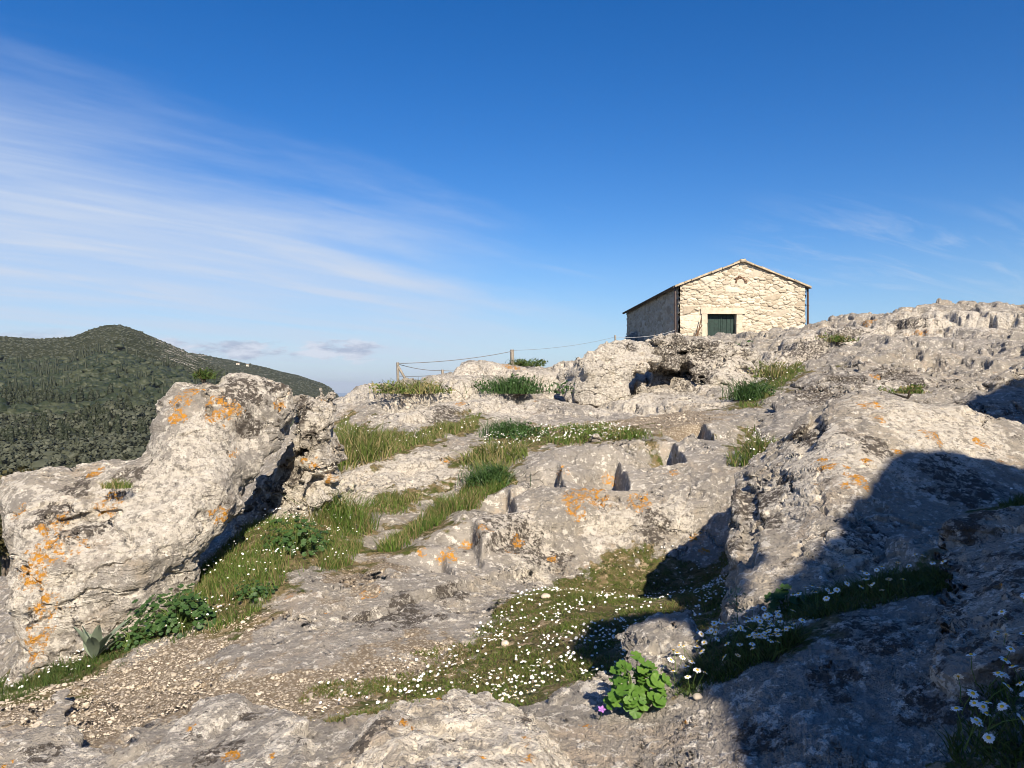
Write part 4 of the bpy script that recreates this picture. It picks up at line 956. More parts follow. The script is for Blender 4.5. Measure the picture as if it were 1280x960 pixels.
# where the trees stand
N = 10500; uu = rng.uniform(-120, 450, N); yy = np.sqrt(rng.uniform(290 ** 2, 1250 ** 2, N)); xx = (uu - CU) / FPX * yy; zz = hill_z(xx, yy)
vv = CV - zz / yy * FPX
belt = fbm(xx, yy * 1.4, 0 * xx, 1 / 95., 3, 123); cyp = (belt > .10) & (rng.random(N) < .75) & (yy > 380)
dens = np.clip(1.15 - 1.25 * sstep(760, 980, yy + 120 * fbm(xx, yy, 0 * xx, 1 / 150., 3, 77)) , 0, 1)
keep = (rng.random(N) < dens) & (zz > -75)
near_track = np.abs(yy - 420 - 25 * np.sin(uu / 40)) < 9; keep &= ~(near_track & (uu > 20) & (uu < 260) & (rng.random(N) < .7))
hgt = np.where(cyp, rng.uniform(9, 16, N), rng.uniform(6, 10, N))
outl = np.array([(-40,640),(0,612),(30,600),(90,594),(160,586),(184,576),(196,545),(203,492),(246,474),(300,460),(356,472),(400,486),(440,490)], float)
vis = (uu > -15) & (uu < 430) & (vv - hgt * .8 / yy * FPX < np.interp(uu, outl[:, 0], outl[:, 1]))
order = np.argsort(yy / np.where(vis, 1, 1e-6)); order = order[keep[order]]
ol = [q for q in order if vis[q] and not cyp[q]][:270]; cy = [q for q in order if vis[q] and cyp[q]][:150]
lab = {'olive': ('grey green round crowned olive tree in the dense wood on the far valley slope', 'olive trees on the far valley slope'), 'cypress': ('dark narrow cypress standing among the olive trees on the far slope', 'cypresses on the far slope')}
single = set()
for kind, lst in (('olive', ol), ('cypress', cy)):
    for q in lst:
        single.add(int(q)); cr, tr = protos[kind, int(q) % 4]
        o = empty(kind + '_tree', (xx[q], yy[q], zz[q] - .3), rng.uniform(0, 6.28)); hs_ = hgt[q] if kind == 'cypress' else hgt[q] * 1.15
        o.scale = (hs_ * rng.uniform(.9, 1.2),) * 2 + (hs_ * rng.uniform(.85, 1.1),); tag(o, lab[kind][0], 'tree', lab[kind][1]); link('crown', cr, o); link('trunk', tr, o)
rest = [int(q) for q in order if int(q) not in single]
VV, FF, MI, nn = [], [], [], 0
lib = {(kd, fi, q): crown_blob(kd, fi, np.random.default_rng(q)) for kd in ('olive', 'cypress') for fi in (0, 1) for q in range(16)}
for q in rest:
    kd = 'cypress' if cyp[q] else 'olive'; fi = int(yy[q] < 800); v = lib[kd, fi, q % 16]; f = S2F if fi else S1F
    a = rng.uniform(0, 6.28); h = hgt[q] * (1.15 if kd == 'olive' else 1)
    v = v @ np.array([[math.cos(a), math.sin(a), 0], [-math.sin(a), math.cos(a), 0], [0, 0, 1]]) * h * rng.uniform(.85, 1.15, 3) + (xx[q], yy[q], zz[q] - .4)
    VV.append(v); FF.append(f + nn); MI.append(np.full(len(f), int(kd == 'cypress'))); nn += len(v)
wd = link('woodland', mesh_np('woodland', np.concatenate(VV), np.concatenate(FF), True, (M_MASS, M_CYP), np.concatenate(MI)))
tag(wd, 'dense dark mixed wood of olives and cypresses covering the far hillside', 'woodland', kind='stuff')
# scrub dots on the upper slopes
N2 = 9000; u2 = rng.uniform(-100, 430, N2); y2 = rng.uniform(820, 2700, N2); x2 = (u2 - CU) / FPX * y2; z2 = hill_z(x2, y2); k2 = z2 > -60
c2 = np.stack([x2, y2, z2], -1)[k2]; r = np.random.default_rng(9); n2 = len(c2); sc = r.uniform(.8, 2.8, (n2, 1, 1)) * (y2[k2] / 1500.)[:, None, None] ** .5
v = S1[0][None] * (1 + r.normal(size=(n2, len(S1[0]), 1)) * .12) * sc * (1.2, 1.2, .7) + c2[:, None]; f = S1F[None] + len(S1[0]) * np.arange(n2)[:, None, None]
M_SCRUB = leaf_mat('maquis', (.040, .046, .026), (.064, .068, .042), .12, .05)
tag(link('scrub', mesh_np('scrub', v.reshape(-1, 3), f.reshape(-1, 3), True, (M_SCRUB,))), 'low evergreen scrub dotted over the upper slopes of the far hills', 'scrub', kind='stuff')
# bushy tree beyond the big boulder at the left edge
M_BUSH = leaf_mat('bush_leaves', (.050, .048, .016), (.12, .10, .045), 3, .2)
def leafy(name, label, cat, base, rad, n, leaf, seed, mat, stem=True, zc=.6):
    r = np.random.default_rng(seed); rad = np.array(rad); o = empty(name, base); tag(o, label, cat)
    lob = r.normal(size=(14, 3)) * .42; q = r.integers(0, 14, n); d = r.normal(size=(n, 3)); d /= np.linalg.norm(d, axis=1)[:, None]
    p = (lob[q] + d * r.uniform(.2, .5, n)[:, None]) * rad; p[:, 2] += rad[2] * (1 + zc); v, f = quads_at(p, leaf * r.uniform(.6, 1.4, n), r, d, .5)
    link('foliage', mesh_np('foliage', v, f, False, (mat,)), o)
    if stem:
        mb = MB()
        for k in range(6):
            e = lob[k] * rad + (0, 0, rad[2] * (1 + zc)); mb.tube([(r.normal() * .05, r.normal() * .05, -.2), e * (.4, .4, .5), e], [.05 * rad[0], .035 * rad[0], .012 * rad[0]], 6)
        link('stem', mb.mesh('stem', (M_BARK,), True), o)
    return o
b0 = P(10, 640, 19.0); leafy('bush', 'brownish green bushy tree beyond the big boulder at the left edge', 'bush', b0 - np.array([0, 0, 1.6]), (1.15, 1.15, 1.0), 5200, .10, 31, M_BUSH)
# two pale farm buildings high on the far ridge
M_WALLW = flat_mat('pale_render', (.62, .56, .46), .9, .1, 1, .1)
for (u, v, Y, w, lb) in ((297, 453.5, 2600, 11, 'pale house on the far ridge, larger of two'), (309, 456, 2600, 8, 'pale house on the far ridge, smaller of two')):
    p = P(u, v, Y); p[2] = hill_z(np.array([p[0]]), np.array([p[1]]))[0]; o = empty('house', p); tag(o, lb, 'house')
    mb = MB(); mb.box((-w / 2, 0, -3), (w / 2, 7, 5)); mb.box((-1, -.05, -3), (1, -.01, 2.2), 1); link('wall', mb.mesh('wall', (M_WALLW, M_IRON)), o)
    mb = MB(); mb.add([(-w/2-.4, -.5, 5), (w/2+.4, -.5, 5), (w/2+.4, 7.5, 5), (-w/2-.4, 7.5, 5), (-w/2, 3.5, 7), (w/2, 3.5, 7)], [(0, 1, 5, 4), (2, 3, 4, 5)]); mb.add([(-w/2-.4, -.5, 5), (-w/2-.4, 7.5, 5), (-w/2, 3.5, 7), (w/2+.4, -.5, 5), (w/2+.4, 7.5, 5), (w/2, 3.5, 7)], [(0, 2, 1), (3, 4, 5)])
    link('roof', mb.mesh('roof', (M_TILE,)), o)
SEEN = {q: see(*q) for q in [(50, 915), (118, 825), (165, 808), (222, 785), (320, 745), (372, 688), (425, 655), (437, 572), (480, 636), (515, 492), (612, 606), (618, 572), (631, 806), (633, 546), (640, 492), (655, 458), (682, 747), (735, 540), (745, 552), (790, 548), (872, 872), (936, 500), (945, 568), (965, 472), (985, 765), (1045, 428)]}
# ------------------------------------------------------------------ grass, daisies, herbs, pebbles
def grass_mat(name, a, b, dry):
    m, nt = new_mat(name); T = NT(nt); rnd = T.n('ShaderNodeNewGeometry').outputs['Random Per Island']; pos = T.n('ShaderNodeNewGeometry').outputs['Position']
    c = T.mix(rnd, a, b); f = T.math('ADD', T.math('MULTIPLY', T.noise(pos, 2.6, 4, .6), .8), T.math('MULTIPLY', T.math('FRACT', T.math('MULTIPLY', rnd, 7.31)), .5))
    c = T.mix(T.step(f, .62, .82), c, dry); T.out(c, .6, trans=.3, spec=.25); return m
M_TURF = grass_mat('short_turf', (.055, .095, .014), (.13, .18, .035), (.20, .155, .07))
M_GRASS = grass_mat('green_grass', (.05, .10, .014), (.13, .20, .038), (.24, .20, .09))
M_DRY = grass_mat('yellowing_grass', (.07, .11, .02), (.16, .20, .05), (.30, .25, .12))
M_HERB = grass_mat('dark_herbs', (.028, .06, .012), (.075, .12, .025), (.10, .11, .035))
M_PETAL = flat_mat('white_petals', (.82, .82, .80), .7, .04, 40, .2)
M_YOLK = flat_mat('yellow_disc', (.75, .46, .03), .8, .15, 300, .2)
M_STEM = flat_mat('green_stem', (.09, .14, .035), .7, .2, 60, .2)
M_MAL = leaf_mat('lime_leaves', (.07, .16, .022), (.14, .25, .045), 30, .3, .5)
M_MALD = leaf_mat('deep_green_leaves', (.030, .072, .018), (.07, .13, .036), 20, .25, .5)
M_SILV = leaf_mat('silvery_leaves', (.15, .19, .13), (.24, .28, .20), 30, .15, .8)
M_PURP = flat_mat('purple_petals', (.36, .16, .46), .7, .2, 60, .2)
M_PEB = flat_mat('pale_pebbles', (.44, .38, .30), .95, .4, 9, .1, .2)
def in_poly(poly, n, r):
    lo, hi = poly.min(0), poly.max(0); area = abs(np.sum(poly[:, 0] * np.roll(poly[:, 1], -1) - poly[:, 1] * np.roll(poly[:, 0], -1))) / 2
    k = int(n * ((hi - lo).prod() / max(area, 1e-3))) + 8; p = r.uniform(lo, hi, (k, 2)); p = p[seg_poly_dist(p[:, 0], p[:, 1], poly) < .03]; return p[:n], area
def blades(pts, hts, wid, r, lean=.35):
    n = len(pts); a = r.uniform(0, 2 * np.pi, n); s = np.stack([np.cos(a), np.sin(a), 0 * a], -1) * (wid * r.uniform(.6, 1.3, n))[:, None] * .5
    l = r.normal(size=(n, 3)) * lean * hts[:, None]; l[:, 2] = 0; up = np.array([0, 0, 1.]) * hts[:, None]
    v = np.stack([pts - s, pts + s, pts + up * .55 + l * .35 + s * .8, pts + up * .55 + l * .35 - s * .8, pts + up * .95 + l], 1).reshape(-1, 3); i = np.arange(n)[:, None] * 5
    return v, i + np.array([[0, 1, 2, 3]]), i + np.array([[3, 2, 4]])
def on_ground(p, dz=-.01): return np.column_stack([p, gz(p[:, 0], p[:, 1]) + dz])
vegs = sampler(A_VEG)
def grass_region(name, keys, n, h, wid, mat, label, seed, lean=.4, patch=.0):
    r = np.random.default_rng(seed); V, Q, Tt, off = [], [], [], 0
    tot = sum(in_poly(VEGW[k], 8, r)[1] for k in keys)
    for k in keys:
        p, a = in_poly(VEGW[k], int(n * in_poly(VEGW[k], 8, r)[1] / tot), r)
        nz_ = fbm(p[:, 0], p[:, 1], 0 * p[:, 0], 2.4, 3, seed); p = p[(r.random(len(p)) < np.clip(.62 + nz_ * 1.9 - patch, .04, 1)) & (vegs(p[:, 0], p[:, 1]) + .25 * r.normal(size=len(p)) > .38 + .0 * nz_)]
        nz_ = fbm(p[:, 0], p[:, 1], 0 * p[:, 0], 1.7, 3, seed + 2)
        hh = r.uniform(*h, len(p)) * np.clip(1 + nz_ * 1.1, .35, 1.8); v, q, t = blades(on_ground(p), hh, wid, r, lean)
        V.append(v); Q.append(q + off); Tt.append(t + off); off += len(v)
    o = link(name, mesh_np(name, np.concatenate(V), [np.concatenate(Q), np.concatenate(Tt)], False, (mat,))); tag(o, label, 'grass', kind='stuff'); return o
grass_region('meadow_turf', ['meadow'], 105000, (.012, .035), .0042, M_TURF, 'short olive turf and moss of the daisy meadow in the hollow', 1, .7)
r = np.random.default_rng(19); p, _ = in_poly(VEGW['meadow_fringe'], 30000, r); p = p[r.random(len(p)) < sstep(.02, .30, fbm(p[:, 0], p[:, 1], 0 * p[:, 0], 3.6, 4, 91))]
v, q, t = blades(on_ground(p), r.uniform(.01, .028, len(p)), .0042, r, .7)
tag(link('fringe_turf', mesh_np('fringe_turf', v, [q, t], False, (M_TURF,))), 'thin patchy turf between the gravel and the daisy meadow', 'grass', kind='stuff')
grass_region('recess_grass', ['recess'], 30000, (.03, .11), .005, M_GRASS, 'long fresh grass in the recess right of the big saddle shaped boulder', 2)
grass_region('foot_grass', ['boulder_foot', 'boulder_foot_left'], 16000, (.015, .055), .005, M_HERB, 'dark low herbs along the foot of the big boulder', 3)
grass_region('strip_grass', ['strip'], 11000, (.04, .15), .007, M_GRASS, 'strip of grass filling the gully left of the rock cut steps', 4)
grass_region('hollow_grass', ['hollow', 'ledge'], 16000, (.03, .12), .009, M_DRY, 'yellowing grass in the hollow between the pale hillside slabs', 5)
grass_region('path_grass', ['path', 'crevice', 'slope'], 16000, (.02, .09), .009, M_GRASS, 'patchy grass along the rough path above the steps', 6, patch=.15)
grass_region('daisy_foliage', ['daisy_right', 'daisy_ledge', 'daisy_corner', 'daisy_far_right'], 26000, (.015, .05), .0045, M_HERB, 'feathery dark green daisy foliage in the shade at the right', 7, .8)

# daisies -----------------------------------------------------------
def daisy_parts(r, np_=15, fine=True):
    pet = MB(); R0, R1 = .0042, .0125
    for k in range(np_):
        a = 2 * np.pi * k / np_ + r.normal() * .06; w = .0026 * r.uniform(.85, 1.15); c, s = math.cos(a), math.sin(a); L = R1 * r.uniform(.9, 1.08); dr = r.uniform(-.003, .001)
        pts = [(R0 * .8, -w * .5, 0), (R0 * .8, w * .5, 0), (L * .75, w, .0006 + dr * .5), (L * .75, -w, .0006 + dr * .5), (L, w * .35, dr), (L, -w * .35, dr)]
        pts = np.array([(x * c - y * s, x * s + y * c, z) for x, y, z in pts]); pet.add(pts, [(0, 1, 2, 3), (3, 2, 4, 5)])
    dsc = MB(); n = 9; rings = [(.0046, -.0005), (.0040, .0018), (.0022, .0032)]
    v = [(rr * math.cos(2 * math.pi * i / n), rr * math.sin(2 * math.pi * i / n), z) for rr, z in rings for i in range(n)] + [(0, 0, .0036)]
    dsc.add(v, [(j * n + i, j * n + (i + 1) % n, (j + 1) * n + (i + 1) % n, (j + 1) * n + i) for j in range(2) for i in range(n)]); dsc.add(v, [(2 * n + i, 2 * n + (i + 1) % n, 3 * n) for i in range(n)])
    return pet, dsc
rD = np.random.default_rng(21); heads = []
for k in range(4):
    pet, dsc = daisy_parts(rD, 13 + k); st = MB(); st.tube([(0, 0, -.075), (.004 * (k - 1.5), .003, -.035), (0, 0, -.001)], [.0011, .0010, .0009], 5, cap=False)
    one = MB()
    for src, mi in ((st, 0), (pet, 1), (dsc, 2)):
        off = one.n
        for v in src.v: one.v.append(v); one.n += len(v)
        one.f3 += [f + off for f in src.f3]; one.f4 += [f + off for f in src.f4]; one.m3 += [m * 0 + mi for m in src.m3]; one.m4 += [m * 0 + mi for m in src.m4]
    heads.append((pet.mesh('daisy_petals', (M_PETAL,)), dsc.mesh('daisy_centre', (M_YOLK,), True), st.mesh('daisy_stem', (M_STEM,), True), one.mesh('daisy', (M_STEM, M_PETAL, M_YOLK))))
def flower_spots(key, n, zr, r, clump=0.):
    p, _ = in_poly(VEGW[key], int(n * (1 + clump * 2)), r); nz_ = fbm(p[:, 0], p[:, 1], 0 * p[:, 0], 2.8, 3, 7); 
    if key == 'meadow': p = p[r.random(len(p)) < (3.3 / np.hypot(p[:, 0], p[:, 1])) ** 2.2 * (.85 + nz_ * 2.6)[:len(p)]] ; return on_ground(p, 0) + np.column_stack([0 * p[:, 0], 0 * p[:, 0], r.uniform(*zr, len(p))])
    if clump: p = p[np.argsort(-(nz_ + r.normal(size=len(p)) * .18))][:n]
    return on_ground(p, 0) + np.column_stack([0 * p[:, 0], 0 * p[:, 0], r.uniform(*zr, len(p))])
DREG = [('daisy_right', 120, (.04, .09), 'in the half shaded clump right of the lime green plant', .6), ('daisy_ledge', 36, (.04, .10), 'in the shade at the foot of the large orange lichen rock', .3), ('daisy_corner', 50, (.05, .12), 'in the dark bottom right corner', .2), ('daisy_far_right', 9, (.05, .1), 'in the shaded gap at the right edge', .0),
        ('meadow', 1700, (.015, .035), 'in the short turf of the meadow hollow', .35), ('meadow_fringe', 70, (.01, .03), 'in the thin turf beside the gravel', .4), ('recess', 330, (.05, .13), 'in the grass right of the big boulder', .8), ('boulder_foot', 110, (.03, .08), 'along the foot of the big boulder', .4), ('boulder_foot_left', 30, (.03, .07), 'at the left edge below the big boulder', .3),
        ('path', 420, (.03, .09), 'on the path above the steps', .3), ('hollow', 90, (.04, .12), 'in the yellow grass', .2), ('crevice', 40, (.05, .12), 'in the crevice', 0), ('slope', 60, (.05, .12), 'on the slope', 0)]
allF = []
for key, n, zr, wh, cl in DREG:
    for p in flower_spots(key, n, zr, rD, cl): allF.append((np.linalg.norm(p), key, wh, p))
w_, _ = cast0([652], [852]); near = [f for f in allF]
near.sort(key=lambda t: t[0]); nearset = near[:296]; far = near[296:]
nD = 0
for d, key, wh, p in nearset:
    nD += 1; k = int(rD.integers(0, 4)); s = rD.uniform(.85, 1.2) * (.92 if key.startswith('daisy') else .5)
    tl = rD.normal(size=2) * .32 + np.array([.25, 0]); lb = 'white yellow centred daisy ' + wh; g = 'white daisies ' + wh
    if key.startswith('daisy'):
        o = empty('daisy', p, 0); [link(nm, m, o) for nm, m in zip(('petals', 'centre', 'stem'), heads[k][:3])]
    else: o = link('daisy', heads[k][3], loc=p)
    o.rotation_euler = (tl[0], tl[1], rD.uniform(0, 6.28)); o.rotation_mode = 'XYZ'; o.scale = (s, s, s); tag(o, lb, 'daisy', g)
# everything smaller in the picture: one drift of blossoms
hv = [(r_ * math.cos(a), r_ * math.sin(a), z) for r_, z in ((.0035, .0025), (.0115, 0.0)) for a in np.linspace(0, 2 * np.pi, 8, endpoint=False)] + [(0, 0, .0035)]
hq = np.array([(i, (i + 1) % 8, 8 + (i + 1) % 8, 8 + i) for i in range(8)]); ht = np.array([(i, (i + 1) % 8, 16) for i in range(8)]); hv = np.array(hv)
V, Q, T3, off = [], [], [], 0
for d, key, wh, p in far:
    ax, ay = rD.normal(size=2) * .3 + np.array([.3, 0]); s = rD.uniform(.45, .95) * (.72 if d < 7 else 1.15); ca, sa, cb, sb = math.cos(ax), math.sin(ax), math.cos(ay), math.sin(ay)
    M = np.array([[cb, 0, sb], [0, 1, 0], [-sb, 0, cb]]) @ np.array([[1, 0, 0], [0, ca, -sa], [0, sa, ca]]); V.append(hv * s @ M.T + p); Q.append(hq + off); T3.append(ht + off); off += len(hv)
dm = mesh_np('daisy_drift', np.concatenate(V), [np.concatenate(Q), np.concatenate(T3)], False, (M_PETAL, M_YOLK), np.concatenate([np.zeros(8 * len(V)), np.ones(8 * len(V))]))
tag(link('daisy_drift', dm), 'tiny white daisies scattered through the turf and grass farther off', 'daisies', kind='stuff')

# herbs with broad leaves --------------------------------------------
def round_leaf(r, s, lobes=7):
    n = 22; a = np.linspace(.25, 2 * np.pi - .25, n); rr = s * .5 * (1 + .07 * np.cos(a * lobes)) * r.uniform(.93, 1.07, n)
    v = np.column_stack([rr * np.cos(a), rr * np.sin(a), s * (.10 + .07 * np.cos(a * lobes))]); v = np.vstack([v, [-.06 * s, 0, 0]]); return v, np.array([(i, i + 1, n) for i in range(n - 1)])
def orient(v, nrm, spin):
    nrm = nrm / np.linalg.norm(nrm); a = np.cross(nrm, (math.cos(spin), math.sin(spin), .1)); a /= np.linalg.norm(a); b = np.cross(nrm, a); return v @ np.stack([a, b, nrm])
def mallow(name, label, base, rad, n, leaf, mat, seed, cat='plant'):
    r = np.random.default_rng(seed); o = empty(name, base); tag(o, label, cat); mb = MB(); stm = MB()
    for k in range(n):
        t = r.uniform(0, 2 * np.pi); el = math.asin(r.uniform(.02, 1)); d = np.array([math.cos(t) * math.cos(el), math.sin(t) * math.cos(el), math.sin(el)]); p = d * np.array(rad) * r.uniform(.7, 1.05) * (1 + .18 * math.sin(3 * t + seed))
        v, f = round_leaf(r, leaf * r.uniform(.6, 1.2)); nr = d * .8 + np.array([.05, -.35, .75]) + r.normal(size=3) * .28; mb.add(orient(v, nr, t) + p, f)
        if k % 2 == 0: stm.tube([(d[0] * .02, d[1] * .02, -.03), p * (.5, .5, .75), p], [.003, .0022, .0016], 4, cap=False)
    link('leaves', mb.mesh('leaves', (mat,), True), o); link('stems', stm.mesh('stems', (M_STEM,), True), o); return o
def gpt(u, v, dz=0.):
    p = SEEN[u, v].copy(); p[2] += dz; return p
mallow('mallow_plant', 'lime green round leaved plant in the sun between the small rock and the foreground slab', P(795, 880, 2.42), (.095, .08, .125), 85, .043, M_MAL, 3)
mallow('mallow_plant', 'deep green round leaved bush at the foot of the big saddle shaped boulder', gpt(222, 785), (.26, .18, .22), 330, .037, M_MALD, 4)
mallow('mallow_plant', 'dark green leafy clump in the grass of the recess behind the daisies', gpt(372, 688), (.26, .2, .24), 200, .042, M_MALD, 5)
mallow('mallow_plant', 'small green leafy clump beside the white daisies of the recess', gpt(320, 745), (.14, .1, .09), 90, .03, M_MALD, 6)
mallow('mallow_plant', 'small dark green leafy clump beside the silvery leaved plant', gpt(165, 808), (.16, .1, .13), 130, .026, M_MALD, 7)
mallow('mallow_plant', 'dim broad leaved weed in the shade below the large orange lichen rock', gpt(985, 765), (.09, .07, .10), 26, .045, M_MALD, 8)
# silvery rosette
b = gpt(118, 825); o = empty('mullein_plant', b); tag(o, 'silvery grey plant with long upright leaves at the foot of the big boulder', 'plant'); r = np.random.default_rng(5)
for k in range(10):
    a = k * 2.4; a += r.normal() * .4; lean = r.uniform(.05, .55) + .6 * (k > 7); L = r.uniform(.12, .25); n = 7; t = np.linspace(0, 1, n); w = r.uniform(.030, .050) * np.sin(np.pi * np.clip(t * .93 + .05, 0, 1)) ** .8
    c = np.column_stack([np.cos(a) * L * (lean * t + .25 * t * t), np.sin(a) * L * (lean * t + .25 * t * t), L * (t - .28 * lean * t ** 3)]); s = np.array([-math.sin(a), math.cos(a), 0])
    v = np.concatenate([c - s * w[:, None] + (0, 0, .012), c, c + s * w[:, None] + (0, 0, .012)]); mb = MB(); mb.add(v, [(j * n + i, j * n + i + 1, (j + 1) * n + i + 1, (j + 1) * n + i) for j in range(2) for i in range(n - 1)])
    link('leaf', mb.mesh('leaf', (M_SILV,), True), o)
# small blossoms near the lime green plant
def petal_flower(name, label, p, mat, n, s, cat='flower'):
    o = empty(name, p); tag(o, label, cat); mb = MB()
    for k in range(n):
        a = 2 * math.pi * k / n; v = np.array([(0, 0, 0), (s * .55, -s * .3, .15 * s), (s, 0, .25 * s), (s * .55, s * .3, .15 * s)]); c, q = math.cos(a), math.sin(a); mb.add(v @ np.array([[c, q, 0], [-q, c, 0], [0, 0, 1]]), [(0, 1, 2, 3)])
    link('petals', mb.mesh('petals', (mat,)), o); mb = MB(); mb.tube([(0, 0, -.06), (.003, 0, -.03), (0, 0, 0)], .0013, 5); link('stem', mb.mesh('stem', (M_STEM,), True), o); o.rotation_euler = (.6, .1, 0); return o
petal_flower('purple_flower', 'small purple flower left of the lime green plant', P(752, 887, 2.36), M_PURP, 5, .014)
petal_flower('yellow_flower', 'small yellow flower in front of the small sunlit rock', P(806, 838, 2.5), M_YOLK, 6, .009)
petal_flower('yellow_flower', 'small yellow flower lowest of the pair beside the lime green plant', P(826, 852, 2.5), M_YOLK, 6, .009)
# tufts and low shrubs one can point at
def tuft(label, u, v, rad, n, h, wid, mat, seed, dz=0., Y=None, name='grass_tuft'):
    r = np.random.default_rng(seed); b = gpt(u, v, dz) if Y is None else P(u, v, Y); a = r.uniform(0, 6.28, n); q = np.sqrt(r.random(n)) * rad; p = np.column_stack([b[0] + q * np.cos(a), b[1] + q * np.sin(a) * .8])
    z = gz(p[:, 0], p[:, 1]) - .02 if Y is None else np.full(n, b[2]) - .02
    hh = r.uniform(.4, 1, n) * h * np.clip(1.15 - .6 * q / rad, .3, 1); V, Q, T3 = blades(np.column_stack([p, z]) - b, hh, wid, r, .45)
    o = link(name, mesh_np(name, V, [Q, T3], False, (mat,)), loc=b); return tag(o, label, 'grass tuft')
def shrub(label, u, v, rad, hgt, n, leaf, mat, seed, Y=None, name='low_shrub'):
    r = np.random.default_rng(seed); b = gpt(u, v) if Y is None else P(u, v, Y); d = r.normal(size=(n, 3)); d /= np.linalg.norm(d, axis=1)[:, None]; lob = r.normal(size=(10, 3)) * (.5, .4, .25)
    p = (lob[r.integers(0, 10, n)] + d * r.uniform(.15, .5, n)[:, None]) * (rad, rad, hgt); p[:, 2] = np.abs(p[:, 2]) + .01; V, Q = quads_at(p, leaf * .72 * r.uniform(.6, 1.4, n), r, d, .4)
    bl_ = blades(np.column_stack([r.normal(size=(n // 2, 2)) * rad * .4, np.zeros(n // 2)]), r.uniform(.4, 1.1, n // 2) * hgt, leaf * .25, r, .6); V = np.concatenate([V, bl_[0]]); Q = [np.concatenate([Q, bl_[1] + 4 * n]), bl_[2] + 4 * n]
    o = empty(name, b); tag(o, label, 'shrub'); link('foliage', mesh_np('foliage', V, Q, False, (mat,)), o); mb = MB()
    for k in range(5): mb.tube([(0, 0, -.05), lob[k] * (rad * .5, rad * .5, hgt * .4), np.abs(lob[k]) * (0, 0, hgt) + lob[k] * (rad, rad, 0)], [.012, .008, .004], 4, cap=False)
    link('stems', mb.mesh('stems', (M_BARK,), True), o); return o
tuft('tall pale green grass tuft under the fissured rock at the recess top', 425, 655, .34, 700, .45, .008, M_GRASS, 11)
tuft('long yellow green grass tuft left of the hollow, against the pale rock', 437, 572, .55, 1000, .50, .012, M_DRY, 12)
tuft('olive grass tuft on the path below the dark green shrub', 618, 572, .40, 800, .26, .012, M_DRY, 13)
tuft('small grass tuft growing on the flat top of the big boulder', 147, 606, .10, 200, .09, .006, M_DRY, 15, Y=5.15)
tuft('grass tuft at the left end of the rock cut ledge', 480, 636, .25, 300, .16, .008, M_GRASS, 16)
tuft('dark grass tuft in the gravel at the lower left edge', 50, 915, .14, 500, .07, .005, M_HERB, 17)
tuft('grass tuft in the gully below the domed grey rock', 945, 568, .28, 500, .24, .009, M_GRASS, 18)
shrub('dark green low shrub on the pale slope left of the white boulder', 640, 492, .60, .36, 1400, .045, M_MALD, 21)
shrub('dark green low shrub on the path above the olive grass tuft', 633, 546, .36, .26, 1000, .032, M_MALD, 22)
shrub('dark green clump in the gully beside the lowest cut step', 612, 606, .26, .26, 900, .028, M_MALD, 23)
shrub('bright green low clump at the upper end of the cut steps', 790, 548, .34, .14, 700, .03, M_GRASS, 24)
shrub('bright green low clump on the path below the white boulder', 735, 540, .40, .14, 700, .03, M_GRASS, 25)
shrub('green shrub on the craggy rocks right of the chapel door', 939, 440, .42, .30, 700, .055, M_MALD, 26, Y=19.8)
shrub('green shrub in the grassy gully under the chapel rocks', 936, 500, .40, .40, 900, .04, M_MALD, 27)
shrub('small dark shrub on the skyline right of the thick fence post', 655, 458, .45, .22, 500, .05, M_HERB, 28)
shrub('brown green scrub between the pale skyline rocks below the first fence post', 515, 492, .6, .28, 800, .05, M_DRY, 29)
shrub('sparse brown shrub on the craggy rock above the gully', 965, 472, .35, .35, 420, .045, M_DRY, 30)
shrub('green shrub on the right hand skyline ridge slope', 1045, 428, .35, .22, 420, .05, M_GRASS, 32)
shrub('tiny dark shrub growing from the cleft on top of the big boulder', 256, 474, .10, .09, 350, .022, M_HERB, 33, Y=6.1)
shrub('green low clump behind the crest of the large orange lichen rock', 1135, 492, .2, .1, 300, .03, M_GRASS, 34, Y=8.6)
# thin weed stalk against the large rock
b = P(921, 800, 2.95); o = empty('weed_stalk', b); tag(o, 'thin tall weed stalk in front of the large orange lichen rock', 'weed'); mb = MB(); mb.tube([(0, 0, -.05), (.003, 0, .08), (-.004, 0, .2)], [.002, .0017, .001], 5); link('stem', mb.mesh('stem', (M_STEM,), True), o)
r = np.random.default_rng(8); c = np.column_stack([r.normal(size=70) * .016, r.normal(size=70) * .012, r.uniform(.02, .2, 70)]); V, Q = quads_at(c, .012, r); link('leaves', mesh_np('leaves', V, Q, False, (M_SILV,)), o)
# pebbles ------------------------------------------------------------
t = (1 + 5 ** .5) / 2; ICO = np.array([(-1,t,0),(1,t,0),(-1,-t,0),(1,-t,0),(0,-1,t),(0,1,t),(0,-1,-t),(0,1,-t),(t,0,-1),(t,0,1),(-t,0,-1),(-t,0,1)]) / 1.9
ICF = np.array([(0,11,5),(0,5,1),(0,1,7),(0,7,10),(0,10,11),(1,5,9),(5,11,4),(11,10,2),(10,7,6),(7,1,8),(3,9,4),(3,4,2),(3,2,6),(3,6,8),(3,8,9),(4,9,5),(2,4,11),(6,2,10),(8,6,7),(9,8,1)])
r = np.random.default_rng(77); pp = [in_poly(GRAVW[0], 9000, r)[0], in_poly(GRAVW[2], 900, r)[0], in_poly(VEGW['meadow_fringe'], 500, r)[0], in_poly(VEGW['meadow'], 350, r)[0]]
pp = on_ground(np.concatenate(pp), .0); n = len(pp); s = np.exp(r.normal(size=n) * .7 - 6.15) * np.clip(np.hypot(pp[:, 0], pp[:, 1]) / 4.5, .8, 2.2)
v = (ICO[None] + r.normal(size=(n, 12, 3)) * .16) * (s[:, None, None] * (r.uniform(.7, 1.3, (n, 1, 3)) * (1, 1, .7))) + pp[:, None]
